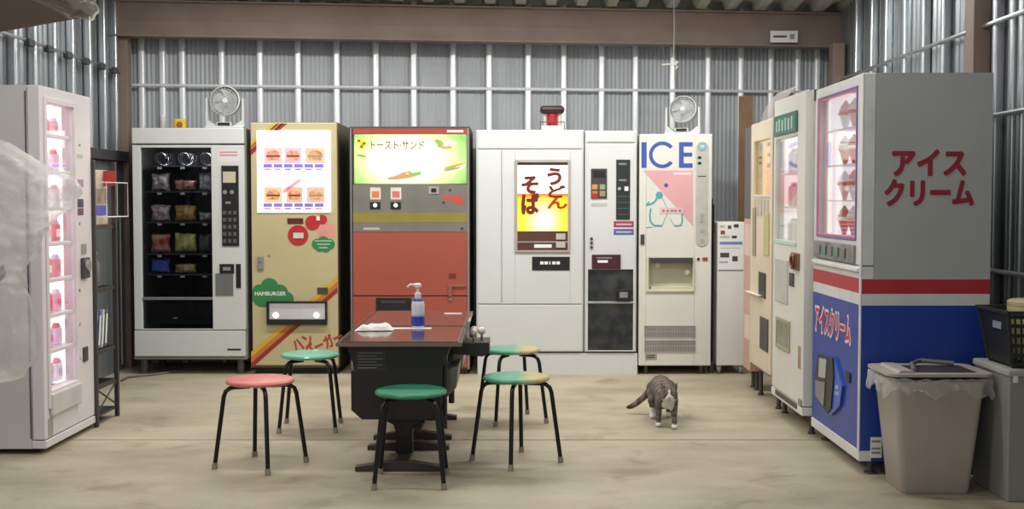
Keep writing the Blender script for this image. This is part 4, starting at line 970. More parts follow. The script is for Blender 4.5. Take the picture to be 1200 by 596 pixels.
# brown board leaning on the back wall
Yb = 9.0; p0 = PY(866, 205, Yb); p1 = PY(883, 110, Yb + .1)
o = B().box(-.055, -.006, 0, .055, .006, PY(870, 111, 9.3).z - .01).end('cardboard_board', mat('brown board', (128, 100, 72), .7, var=.08), None)
o.location = (PY(874, 150, 9.3).x, 9.30, 0); tag(o, 'tall brown board standing against the corrugated back wall behind the slim white cabinet', 'board')
# black handled brush leaning behind the slim cabinet
bt = thing('brush', 'black-handled brush leaning between the ICE machine and the slim white cabinet', 'brush', (1.474, 8.80, 0))
zz = PY(838, 233, 8.80).z
B().tube([(0, 0, .06), (.004, 0, zz * .78), (-.006, 0, zz)], [.008, .009, .011], 8).end('handle', black_plastic, bt, True); B().box(-.017, -.03, 0, .017, .03, .08, .006).end('bristles', dark_grey, bt)
B().box(-.016, -.008, zz * .80, .016, .008, zz * .97, .006).end('grip', black_plastic, bt)

# ------------------------------------------------------------------ left lit ice machine (faces +x)
def left_machine():
    X = -2.345; yn = X * F / (47 - 600); yf = X * F / (106 - 600); w = yf - yn
    m = Mach('frozen_treat_vending_machine', 'tall white vending machine with bright column of lit shelves at left', 'vending machine', (X, (yn + yf) / 2, 0), PI / 2)
    r = m.r; d = .66; zt = m.uv(100, 113)[1]; zb = m.uv(100, 500)[1]; wh = mat('left machine white', (224, 218, 220), .35, var=.02, scale=3)
    ax0 = m.uv(54, 300)[0]; ax1 = m.uv(86, 300)[0]; wz1 = m.uv(70, 124)[1]; wz0 = m.uv(70, 452)[1]
    sg = mat('left side grey', (206, 202, 202), .45, var=.03, scale=2)
    b = B(); b.box(-w / 2, .06, zb, -w / 2 + .02, d, zt); b.box(w / 2 - .02, .06, zb, w / 2, d, zt); b.box(-w / 2 + .02, d - .02, zb, w / 2 - .02, d, zt); b.box(-w / 2 + .02, .06, zt - .02, w / 2 - .02, d - .02, zt); b.box(-w / 2 + .02, .06, zb, w / 2 - .02, d - .02, zb + .03)
    b.end('cabinet', sg, r)
    door = B().ring(-w / 2, zb + .045, w / 2, zt, ax0, wz0, ax1, wz1, .055, -.008, .005).end('door', wh, r)
    B().box(-w / 2 - .002, .06, zb + .05, -w / 2, .066, zt - .03).end('door_gap', dark_grey, door)
    glow = mat('rosy lit interior', (255, 242, 249), .5, var=.01, emit=1.25)
    B().box(ax0 - .03, .125, wz0 - .02, ax1 + .03, .135, wz1 + .02).end('lit_back', glow, r)
    B().box(ax1 + .002, .014, wz0 - .02, ax1 + .010, .125, wz1 + .02).end('lit_side', glow, r)
    B().ring(ax0 - .025, wz0 - .09, ax1 + .025, wz1 + .03, ax0, wz0, ax1, wz1, -.008, -.018, .004).end('window_frame', wh, door)
    B().box(ax0, .008, wz0, ax1, .012, wz1).end('window', clear_glass, door)
    zs = [m.uv(70, py)[1] for py in (159, 201, 243, 284, 326, 367, 408)]
    for z in zs: B().box(ax0 - .02, .004, z - .016, ax1 + .001, .124, z + .004, .003).end('shelf', wh, r)
    f = B().box(ax0 - .01, -.008, wz0 - .13, ax1 + .02, -.03, wz0 - .015, .01).end('delivery_flap', mat('flap white', (206, 200, 202), .4), door)
    for a, c, col in (((89, 210), (96, 219), (176, 150, 160)), ((88.5, 233), (96, 243), (70, 66, 96)), ((88.5, 244), (96, 252), (120, 70, 96)), ((87.5, 180), (95, 186), (190, 190, 192))):
        m.plate('sticker', a, c, mat('sticker ink %d' % (col[0] + col[2] + int(a[1])), col, .5), .001, .008, door)
    lk = m.plate('lock', (92.5, 302), (100.5, 325), dark_grey, .02, .008, door, .006); m.disc('lock_cylinder', (96.5, 311), 2.4, silver, .012, .028, lk)
    m.plate('sticker', (93, 286), (99.5, 297), mat('grey tag', (150, 150, 148), .5), .002, .008, door)
    m.plate('coin_return', (95, 407), (100.5, 422), dark_grey, .008, .008, door, .003)
    m.plate('rating_label', (54, 491), (60.5, 509), mat('label grey', (168, 160, 158), .5), .001, .008, door)
    for py in (170, 262, 340, 380, 420): m.plate('screw', (90.5, py - 1.5), (92.3, py + 1.5), mid_grey, .002, .008, door)
    B().box(-w / 2, .06, zb, w / 2, -.012, zb + .04, .004).end('kick_strip', wh, r)
    B().box(-w / 2 + .06, .06, 0, w / 2 - .04, d - .06, zb).end('base', mat('dark underside', (52, 46, 42), .7), r)
    return m, (ax0, ax1, [wz0] + sorted(zs), wz1)
LM, (la0, la1, lzs, lwz1) = left_machine()
treat_m = [mat('treat pink', (244, 186, 214), .4, emit=.3), mat('treat white', (250, 244, 250), .4, emit=.3), mat('treat rose', (232, 130, 170), .4, emit=.3), mat('treat lilac', (222, 204, 234), .4, emit=.3), mat('treat red', (222, 120, 130), .4, emit=.3)]  # emission in the treat colours stands in for the light of the case
tn = ['pink', 'white', 'rose', 'lilac', 'red']
ordn = ['lowest', 'second lowest', 'third lowest', 'fourth lowest', 'fourth highest', 'third highest', 'second highest', 'highest']
for k in range(8):
    zt = lzs[k + 1] if k + 1 < len(lzs) else lwz1
    for i in range(3):
        ci = (k * 2 + i * 3) % 5; h = (zt - lzs[k]) * .62; wd = (la1 - la0) / 3 * .62
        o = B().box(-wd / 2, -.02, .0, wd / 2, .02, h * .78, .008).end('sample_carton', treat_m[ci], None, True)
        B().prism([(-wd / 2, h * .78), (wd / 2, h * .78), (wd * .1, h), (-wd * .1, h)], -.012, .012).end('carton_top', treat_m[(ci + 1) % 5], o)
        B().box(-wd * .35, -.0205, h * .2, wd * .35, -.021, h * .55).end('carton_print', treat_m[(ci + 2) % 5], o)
        o.rotation_euler = (0, 0, PI / 2); o.location = LM.M @ Vector((la0 + (la1 - la0) * (i + .5) / 3, .075, lzs[k] + .005))
        tag(o, '%s sample treat, %s on the %s lit shelf of the left machine' % (tn[ci], ('nearest', 'middle one', 'farthest')[i], ordn[k]), 'treat', 'sample treats in the lit column')

# ------------------------------------------------------------------ wire rack by the left wall
def rack():
    x1 = G(137.5, 487).x; y1 = G(137.5, 487).y; x0, y0 = XL + .16, 6.66; dk = mat('rack steel', (78, 76, 74), .5, .5)
    r = thing('steel_rack', 'dark open steel rack behind the lit white machine at left', 'rack', ((x0 + x1) / 2, (y0 + y1) / 2, 0))
    hx, hy = (x1 - x0) / 2, (y1 - y0) / 2; H = PX(137, 190, x1).z
    for sx in (-1, 1):
        for sy in (-1, 1): B().box(sx * hx - .012, sy * hy - .012, 0, sx * hx + .012, sy * hy + .012, H, .002).end('post', dk, r)
    lv = [PX(136, py, x1).z for py in (484, 445, 406, 336, 265)]
    for k, z in enumerate(lv[1:]):
        b = B(); b.box(-hx, -hy, z - .012, hx, -hy + .012, z + .012); b.box(-hx, hy - .012, z - .012, hx, hy, z + .012); b.box(-hx, -hy, z - .012, -hx + .012, hy, z + .012); b.box(hx - .012, -hy, z - .012, hx, hy, z + .012)
        for i in range(9): yy = -hy + 2 * hy * (i + .5) / 9; b.tube([(-hx, yy, z + .006), (hx, yy, z + .006)], .003, 5)
        b.end('wire_shelf', dk, r)
    z = lv[0] + .03; B().box(-hx, -hy, z, hx, hy, z + .012).end('bottom_shelf', dk, r)
    B().tube([(hx, -hy, lv[0] + .05), (hx, hy, lv[1])], .005, 6).tube([(hx, hy, lv[0] + .05), (hx, -hy, lv[1])], .005, 6).end('brace', dk, r, True)
    return (x0, x1, y0, y1, lv)
rx0, rx1, ry0, ry1, lv = rack()
# box with red top on the rack, in a wire tray
bz = lv[4] + .012
q1 = PX(130, 200, rx1 - .02)
bx = thing('carton', 'white carton with red curved band and blue print on top shelf of the steel rack', 'box', (rx1 - .105, (ry0 + ry1) / 2 - .01, bz))
hh = q1.z - bz
B().box(-.08, -.15, 0, .08, .15, hh, .003).end('carton_body', mat('carton cream', (216, 200, 184), .5, rgb2=(170, 140, 116), scale=7), bx)
B().prism([(-.15, hh * .99), (.15, hh * .99), (.15, hh * .72), (.05, hh * .70), (-.08, hh * .80)], .0805, .082).end('red_band', mat('carton red', (206, 62, 60), .5), bx)
B().box(.0805, -.13, hh * .18, .082, .12, hh * .36).end('blue_print', mat('carton blue', (84, 92, 186), .5), bx)
B().box(.0805, -.14, hh * .38, .0812, .14, hh * .66).end('picture', mat('carton picture', (120, 104, 96), .5, rgb2=(170, 150, 130), scale=18), bx)
bk = thing('wire_basket', 'white wire basket hooked to the steel rack beside the red-topped carton', 'basket', (rx1 + .022, (ry0 + ry1) / 2, bz + hh * .15))
b = B(); hh2 = hh * .62; w2 = .17
for z in (0, hh2): B().tube([(0, -w2, z), (.05, -w2, z), (.06, w2, z), (0, w2, z), (0, -w2, z)], .003, 6).end('rim', white_paint, bk, True)
b = B()
for i in range(3): yy = -w2 + 2 * w2 * i / 2; b.tube([(0, yy, 0), (.05 + .01 * i / 2, yy, 0), (.05 + .01 * i / 2, yy, hh2)], .002, 5)
b.end('wires', white_paint, bk, True)
mags = [((196, 204, 214), 'pale blue'), ((92, 120, 176), 'blue'), ((220, 220, 222), 'white'), ((110, 118, 128), 'slate')]
for i, (c, nm) in enumerate(mags):
    o = B().box(-.075, -.008, 0, .075, .008, .22, .002).end('magazine', mat('magazine ' + nm, c, .4, rgb2=tuple(int(v * .75) for v in c), scale=12), None)
    B().box(.0755, -.007, .02, .076, .007, .19).end('spine', white_ink, o)
    o.location = (rx1 - .10, ry0 + .10 + .055 * i, lv[2] + .014); o.rotation_euler = (math.radians(-6), 0, math.radians(-14))
    tag(o, '%s magazine standing on the middle shelf of the steel rack, %s' % (nm, ('nearest of four', 'second from the front', 'third from the front', 'farthest of four')[i]), 'magazine', 'magazines on the steel rack')
for i, (c, nm) in enumerate((((90, 92, 98), 'dark grey'), ((150, 146, 142), 'light grey'), ((120, 116, 120), 'mid grey'))):
    o = thing('bottle', '%s bottle on the upper wire shelf of the steel rack, %s' % (nm, ('nearest of three', 'between two others', 'farthest of three')[i]), 'bottle', (rx1 - .09, ry0 + .08 + .09 * i, lv[3] + .0125), group='bottles on the steel rack')
    B().lathe([(.03, 0), (.032, .02), (.032, .13), (.014, .16), (.014, .18)], (0, 0, 0), 14).end('bottle_body', mat('bottle ' + nm, c, .35), o, True); B().lathe([(.016, .18), (.016, .2)], (0, 0, 0), 12).end('cap', white_paint, o, True)
# cable on the floor by the snack machine
pts = [G(142, 447), G(150, 443), G(165, 441), G(178, 440)]; pts = [(p.x, p.y, .008) for p in pts] + [(-2.35, 8.95, .008)]
tag(B().tube(pts, .008, 6).end('cable', mat('grey cable', (96, 92, 86), .5), None, True), 'grey cable lying on the floor between steel rack and snack machine', 'cable')

# ------------------------------------------------------------------ things on top of the machines
def fan(px, cy, rpx, ztop, yaw, tilt, label, Y=8.86):
    c = PY(px, cy, Y); s_ = F / Y; R = rpx / s_
    r = thing('desk_fan', label, 'fan', (c.x, Y, ztop), yaw, 'white circulator fans on the machines'); fw = mat('fan white', (206, 206, 206), .4); fg = mat('fan grey', (178, 180, 182), .45)
    hc = c.z - ztop
    b = B(); W = R * 1.22
    # U bracket with a foot
    n = 12; pr = []
    b.box(-W - .012, -.07, 0, W + .012, .07, .022, .008)
    for sx in (-1, 1): b.prism([(sx * (W + .012), .02), (sx * (W - .006), .02), (sx * (W - .004), hc + .02), (sx * (W + .008), hc + .02)], -.035, .035)
    for sx in (-1, 1): b.prism([(sx * W, .02), (sx * W, .07), (sx * W * .45, .02)], -.04, .04)
    b.end('bracket', fw, r)
    B().box(-R * .5, -.072, .022, R * .5, -.03, .05, .006).end('control_box', fw, r); B().box(-R * .40, -.074, .026, R * .42, -.071, .046).end('control_panel', black_plastic, r)
    head = B().lathe([(R, -.03), (R * 1.03, 0), (R * 1.03, .03), (R * .96, .035), (R * .96, .0), (R * .94, -.03)], (0, 0, 0), 36, 'Y').end('housing', fw, r, True)
    head.location = (0, 0, hc); head.rotation_euler = (tilt, 0, 0)
    B().lathe([(R * .93, 0), (R * .93, .004)], (0, .02, 0), 32, 'Y').end('back_guard', fg, head)
    B().lathe([(R * .25, 0), (R * .22, .03), (R * .05, .036)], (0, .0, 0), 20, 'Y').end('motor_cap', fw, head, True)
    for k in range(5):
        a = 2 * PI * k / 5; b = B()
        def fn(u, v, a=a): rr = R * (.2 + .66 * u); t = a + (v - .5) * .9 + u * .3; return (rr * math.cos(t), .012 - .02 * v, rr * math.sin(t))
        b.grid(fn, 5, 4); b.end('blade', mat('fan blade', (176, 180, 182), .4), head, 'all')
    b = B()
    for q in (.35, .5, .65, .8): b.torus((0, -.034, 0), R * q, .0016, 'Y', 36, 5)
    for k in range(24): a = 2 * PI * k / 24; b.tube([(R * .2 * math.cos(a), -.036, R * .2 * math.sin(a)), (R * .97 * math.cos(a + .25), -.030, R * .97 * math.sin(a + .25))], .0014, 4)
    b.end('front_grille', fw, head, True)
    B().lathe([(R * .2, 0), (R * .16, .006)], (0, -.034, 0), 20, 'Y').end('grille_badge', fw, head, True)
zs_top = xz(200, 150)[1]; zi_top = xz(790, 157)[1]
fan(264.5, 118.5, 17.0, zs_top, 0.0, -.06, 'white desk fan on top of the snack machine, facing forward')
fan(801, 129, 15.5, zi_top, -.35, -.25, 'white desk fan on top of the ICE machine, turned aside')
# small can and yellow box on the snack machine
p = PY(191, 147, 8.9); t = thing('small_can', 'small whitish canister on top of the snack machine at its left', 'can', (p.x, 8.9, zs_top))
B().lathe([(.022, 0), (.024, .01), (.024, .085), (.018, .095)], (0, 0, 0), 16).end('can_body', mat('can grey', (188, 186, 178), .4), t, True); B().lathe([(.018, .095), (.018, .108)], (0, 0, 0), 14).end('cap', white_paint, t, True)
p = PY(211.5, 147, 8.86); t = thing('yellow_timer', 'small yellow box with dark round dial on top of the snack machine', 'timer', (p.x, 8.86, zs_top))
B().box(-.042, -.025, 0, .042, .025, .078, .012).end('case', mat('timer yellow', (222, 186, 50), .45), t); B().lathe([(.022, 0), (.020, .008)], (0, -.025, .034), 18, 'Y').end('dial', mat('dial amber', (150, 96, 40), .4), t, True)
# red lamp gadget on the noodle machine
p = PY(647, 150, 8.86); zu = xz(647, 152)[1]
t = thing('red_alarm_lamp', 'red lamp with black cap and white base on top of the noodle machine', 'lamp', (p.x, 8.86, zu)); k_ = 8.86 / F
B().box(-13 * k_, -.05, 0, 13 * k_, .05, 6 * k_, .004).end('base', mat('lamp base white', (216, 208, 198), .45), t)
B().tube([(-14 * k_, -.052, 0), (-14 * k_, -.052, 10 * k_), (14 * k_, -.052, 10 * k_), (14 * k_, -.052, 0)], .004, 6).end('guard_rail', dark_grey, t, True)
B().lathe([(6 * k_, 6 * k_), (6 * k_, 20 * k_)], (0, 0, 0), 20).end('red_body', mat('lamp red', (182, 36, 40), .35), t, True)
for sx in (-1, 1): B().tube([(sx * 8.5 * k_, -.01, 6 * k_), (sx * 8.5 * k_, -.01, 20 * k_)], .011, 10).end('side_tube', mat('tube pale', (220, 196, 186), .4), t, True)
B().box(-14 * k_, -.055, 20 * k_, 14 * k_, .055, 29 * k_, .024, 4).end('cap', mat('cap maroon black', (58, 32, 34), .4), t, True)
# sign on the girder and hanging cord
ys = wallY(2.0) - .375
p = PY(918.5, 43, ys); t = thing('girder_sign', 'small white sign with dark print fixed to the brown girder', 'sign', p)
B().box(-.108, -.012, -.046, .108, 0, .046, .003).end('panel', white_paint, t)
B().box(-.085, -.0125, -.008, .02, -.0135, .008).end('printed_line', dark_grey, t); B().box(.045, -.0125, -.02, .08, -.0135, .02).end('emblem', mid_grey, t)
yc = 9.0; pc = PY(789.5, 76, yc); t = thing('hanging_cord', 'thin white pull cord with knotted bow hanging in front of the girder', 'cord', (pc.x, yc, pc.z))
B().tube([(0, 0, 0), (.002, 0, .3), (-.004, .0, 2.80 - pc.z)], .0022, 5).end('cord', mat('cord white', (222, 218, 208), .6), t, True)
B().tube([(-.09, .0, .0), (-.04, 0, .006), (0, 0, .0), (.02, 0, .03), (.035, 0, .025), (.01, 0, 0), (.03, 0, -.012), (.015, 0, -.03)], .007, 6).end('bow', mat('cord white', (222, 218, 208)), t, True)

# ------------------------------------------------------------------ cocktail game tables
def game_table(y0, y1, label, legs_py, main):
    x0, x1, zt = -.815, -.238, .615; cx = (x0 + x1) / 2; cy = (y0 + y1) / 2; L = y1 - y0; w = x1 - x0
    r = thing('game_table', label, 'table', (cx, cy, 0), 0)
    blk = mat('table black', (26, 26, 28), .45); top = mat('table maroon glass', (98, 70, 64), .16, var=.06, scale=3, coat=.5)
    B().box(-w / 2, -L / 2, zt - .022, w / 2, L / 2, zt - .006, .006).end('table_top', mat('table rim', (60, 46, 42), .3), r)
    B().box(-w / 2 + .014, -L / 2 + .014, zt - .0065, w / 2 - .014, L / 2 - .014, zt, .002).end('glass_top', top, r)
    B().ring(-w / 2 - .003, 0, w / 2 + .003, 1, 0, 0, 0, 0, 0, 0) if False else None
    b = B(); e = .004
    for a in ((-w / 2 - e, -L / 2 - e, w / 2 + e, -L / 2), (-w / 2 - e, L / 2, w / 2 + e, L / 2 + e), (-w / 2 - e, -L / 2, -w / 2, L / 2), (w / 2, -L / 2, w / 2 + e, L / 2)): b.box(a[0], a[1], zt - .022, a[2], a[3], zt - .004)
    b.end('edge_trim', mat('trim bronze', (150, 128, 112), .3, .7), r)
    # body: chamfered box, flared to the top
    bw = .215; b = B()
    b.prism([(-w / 2 + .03, zt - .022), (w / 2 - .05, zt - .022), (w / 2 - .09, zt - .13), (bw - .02, zt - .15), (bw - .02, .30), (bw - .07, .235), (-bw + .03, .235), (-bw - .02, .28), (-bw - .02, zt - .15), (-w / 2 + .075, zt - .15)], -L / 2 + .09, L / 2 - .09)
    b.end('body', blk, r)
    bx = B().prism([(-.11, .236), (.12, .236), (.09, .20), (.045, .18), (.02, .12), (-.03, .12), (-.05, .18), (-.09, .20)], -.10, .10); bx.end('lower_housing', blk, r)
    B().box(-.045, -.05, .03, .035, .05, .14).end('pedestal', blk, r)
    sp = mat('spec plate', (40, 40, 42), .4)
    p = B().box(-bw + .0, -L / 2 + .089, zt - .15, -bw + .15, -L / 2 + .087, zt - .05).end('spec_plate', sp, r)
    for i in range(6): zz = zt - .062 - i * .014; B().box(-bw + .012, -L / 2 + .087, zz - .003, -bw + (.13 if i % 2 == 0 else .10), -L / 2 + .0864, zz).end('printed_line', mat('dim print', (150, 150, 150), .5), p)
    for sx in (-1, 1): B().tube([(sx * .20, -L / 2 + .16 if sx > 0 else -L / 2 + .2, zt - .14), (sx * .20, -L / 2 + .16 if sx > 0 else -L / 2 + .2, .18)], .016, 8).end('support_leg', blk, r, True) if sx > 0 else None
    for yy in legs_py:
        ft = B(); ft.prism([(-.21, .0), (.205, .0), (.205, .022), (.06, .045), (-.05, .045), (-.21, .022)], yy - cy - .028, yy - cy + .028); ft.end('foot_bar', mat('foot brown black', (58, 48, 44), .5), r)
    B().box(-.03, legs_py[0] - cy, .01, .03, legs_py[1] - cy, .035).end('foot_spine', mat('foot brown black', (58, 48, 44)), r)
    # coin-side metal panel on the right
    B().prism([(bw - .018, zt - .17), (bw + .05, zt - .15), (bw + .04, .36), (bw - .018, .30)], -L / 2 + .26, L / 2 - .10).end('coin_door', mat('coin door steel', (150, 148, 142), .35, .5, rgb2=(110, 106, 100), scale=8), r)
    if main:
        c = B(); c.prism([(w / 2 - .06, zt - .05), (w / 2 + .125, zt - .045), (w / 2 + .125, zt - .10), (w / 2 + .09, zt - .115), (w / 2 - .06, zt - .10)], L / 2 - .34, L / 2 - .10); cp = c.end('control_panel', blk, r)
        B().prism([(w / 2 - .01, zt - .045), (w / 2 + .004, zt - .045), (w / 2 + .03, zt + .055), (w / 2 + .018, zt + .06)], L / 2 - .33, L / 2 - .12).end('screen_bracket', mat('bracket grey', (150, 144, 140), .4), r)
        for i, (x, y) in enumerate(((w / 2 + .045, L / 2 - .27), (w / 2 + .085, L / 2 - .20), (w / 2 + .045, L / 2 - .16))):
            j = B().tube([(x, y, zt - .048), (x, y, zt - .015)], .006, 8).end('joystick', chrome, r, True); B().ball((x, y, zt - .002), .02).end('joystick_ball', mat('ball ivory', (226, 216, 200), .3), j, True)
    return r, zt
ya0, ya1 = 5.53, 6.22
T1, TZ = game_table(ya0, ya1, 'black cocktail game table with maroon glass top, nearer of two end to end', (G(460, 551).y, G(470, 526).y), True)
T2, _ = game_table(6.25, 7.12, 'black cocktail game table with maroon glass top, farther of two end to end', (G(487, 514).y, G(530, 491).y), False)

# sanitizer pump bottle
p = G(495, 377, TZ); t = thing('sanitizer_bottle', 'clear pump bottle of sanitizer with blue label on the game tables', 'bottle', (p.x, min(p.y, 6.14), TZ))
s_ = F / t.location.y
cl_plastic = mat('frosted bottle', (214, 218, 226), .15, var=.02, spec=.6); bl = mat('label blue', (44, 62, 168), .4)
B().lathe([(.030, 0), (.034, .006), (.034, .115), (.030, .135), (.016, .150), (.015, .158)], (0, 0, 0), 24).end('bottle_body', cl_plastic, t, True)
B().lathe([(.0345, .008), (.0345, .058)], (0, 0, 0), 24).end('label', bl, t, True)
B().lathe([(.0346, .060), (.0346, .066)], (0, 0, 0), 24).end('label_stripe', mat('label light blue', (150, 170, 220), .4), t, True)
B().lathe([(.0352, .024), (.0352, .046)], (0, 0, 0), 6).end('label_print', white_ink, t) if False else None
B().lathe([(.0305, .128), (.0285, .140), (.020, .150)], (0, 0, 0), 24).end('neck_band', bl, t, True)
pm = B().lathe([(.017, .157), (.017, .176), (.008, .180), (.007, .205), (.018, .208), (.018, .222), (.010, .228)], (0, 0, 0), 18).end('pump', white_paint, t, True)
B().tube([(0, 0, .218), (-.04, -.004, .220), (-.054, -.005, .206)], [.007, .006, .005], 8).end('nozzle', white_paint, pm, True)
# folded white cloth
p = G(438, 388, TZ); p2 = G(461, 385, TZ)
b = B()
def cl(u, v):
    x = (u - .5) * .19; y = (v - .5) * .10
    e = min(1, 6 * min(u, 1 - u)) * min(1, 6 * min(v, 1 - v))
    z = .004 + e * (.022 + .010 * math.sin(u * 9 + 2 * v) * math.cos(v * 7) + .012 * noise.noise(Vector((x * 30, y * 30, 3))))
    return (x + .012 * noise.noise(Vector((v * 4, 1, u * 2))), y + .02 * (u - .5) + .012 * noise.noise(Vector((u * 4, 2, 0))), z)
b.grid(cl, 28, 16); b.grid(lambda u, v: (cl(u, v)[0], cl(u, v)[1], .001), 6, 4)
t = b.end('folded_cloth', mat('white towelling', (232, 230, 226), .9, var=.03, scale=40), None, 'all'); t.location = (p.x, p.y + .05, TZ); tag(t, 'crumpled white cloth lying on the nearer game table', 'cloth')
# papers
p = G(489, 379.5, TZ)
t = B().box(-.10, -.03, .0005, .10, .03, .003).end('paper_sheet', mat('paper white', (226, 220, 214), .6, var=.02), None); t.location = (p.x, 6.17 - .0, TZ); t.location.y = 6.10; t.location.x -= .01; t.rotation_euler[2] = .03; tag(t, 'white paper slip under the pump bottle on the maroon table top', 'paper')
for o in bpy.data.objects:
    if o.name == 'sanitizer_bottle': o.location.z = TZ + .0032
p = G(532, 365.5, TZ); t = B().box(-.05, -.02, .0005, .05, .02, .004).end('paper_sheet', mat('paper white', (226, 220, 214)), None); t.location = (p.x, 6.9, TZ); tag(t, 'small white paper on the far end of the farther game table', 'paper')

# ------------------------------------------------------------------ stools
def seat_mat(name, rgb, patch=None):
    m = mat(name, rgb, .38, var=.06, scale=9, coat=.15)
    if patch:
        nt = m.node_tree; bs = nt.nodes['Principled BSDF']; src = bs.inputs['Base Color'].links[0].from_socket
        tc = nt.nodes.new('ShaderNodeTexCoord'); sp = nt.nodes.new('ShaderNodeSeparateXYZ'); nt.links.new(tc.outputs['Object'], sp.inputs[0])
        nz = nt.nodes.new('ShaderNodeTexNoise'); nz.inputs['Scale'].default_value = 18; nt.links.new(tc.outputs['Object'], nz.inputs['Vector'])
        ad = nt.nodes.new('ShaderNodeMath'); ad.operation = 'MULTIPLY_ADD'; ad.inputs[1].default_value = .10; nt.links.new(nz.outputs['Fac'], ad.inputs[0]); nt.links.new(sp.outputs['X'], ad.inputs[2])
        mr = nt.nodes.new('ShaderNodeMapRange'); mr.inputs['From Min'].default_value = .06; mr.inputs['From Max'].default_value = .12; nt.links.new(ad.outputs[0], mr.inputs['Value'])
        mx = nt.nodes.new('ShaderNodeMix'); mx.data_type = 'RGBA'; mx.inputs[7].default_value = lin(patch)
        nt.links.new(mr.outputs[0], mx.inputs[0]); nt.links.new(src, mx.inputs[6]); nt.links.new(mx.outputs[2], bs.inputs['Base Color'])
    return m
leg_m = mat('stool black tube', (24, 24, 25), .35, .3); tip_m = mat('stool tip', (150, 142, 128), .5)
SH, SR = .422, .163
def make_stool(seatm, label, group):
    r = thing('stool', label, 'stool', (0, 0, 0), 0, group)
    B().lathe([(.02, SH - .024), (SR - .012, SH - .024), (SR - .002, SH - .019), (SR, SH - .011), (SR - .006, SH - .003), (SR - .02, SH), (.02, SH + .001)], (0, 0, 0), 40).end('seat', seatm, r, True)
    for k in range(4):
        a = PI / 4 + k * PI / 2; c, s = math.cos(a), math.sin(a)
        prof = [(.05, SH - .038), (.12, SH - .038), (.145, SH - .042), (.163, SH - .056), (.172, SH - .08)]
        pts = [(c * q, s * q, z) for q, z in prof] + [(c * .215, s * .215, .03)]
        l = B().tube(pts, .0105, 10).end('leg', leg_m, r, True)
        B().tube([(c * .2147, s * .2147, .028), (c * .219, s * .219, 0)], .0135, 10).end('rubber_foot', tip_m, l, True)
    return r
def put(r, px, py, ang): p = G(px, py); r.location = (p.x, p.y, 0); r.rotation_euler = (0, 0, ang)
GRP = 'round stools around the game tables'
s1 = make_stool(seat_mat('seat green', (44, 136, 100)), 'green-topped stool in front of the near end of the game table, closest to camera', GRP); put(s1, 482, 564, 0.02)
s2 = copy_tree(s1); s2['label'] = 'red-topped stool with black legs, left of the game tables'; put(s2, 306, 545, math.radians(-70 + 45 + 90))
s3 = copy_tree(s1); s3['label'] = 'green stool with tan worn patch, nearer of two right of the tables'; put(s3, 605, 540, math.radians(-97 + 45 + 90))
s4 = copy_tree(s1); s4['label'] = 'green stool with tan worn patch, farther of two right of the tables'; put(s4, 600, 492, math.radians(-115 + 45 + 90))
s5 = copy_tree(s1); s5['label'] = 'pale green stool behind the red one, in front of the beige hamburger machine'; put(s5, 364, 501, 0.05)
def reseat(r, m, dz=0):
    for ch in bpy.data.objects:
        if ch.parent == r and ch.name.startswith('seat'):
            ch.data = ch.data.copy(); ch.data.materials.clear(); ch.data.materials.append(m); return ch
reseat(s2, seat_mat('seat red', (222, 126, 118)))
pm_ = seat_mat('seat patched', (72, 158, 126), (178, 166, 118))
for s in (s3, s4):
    c = reseat(s, pm_); c.rotation_euler = (0, 0, -s.rotation_euler[2])
reseat(s5, seat_mat('seat pale green', (104, 178, 150)))

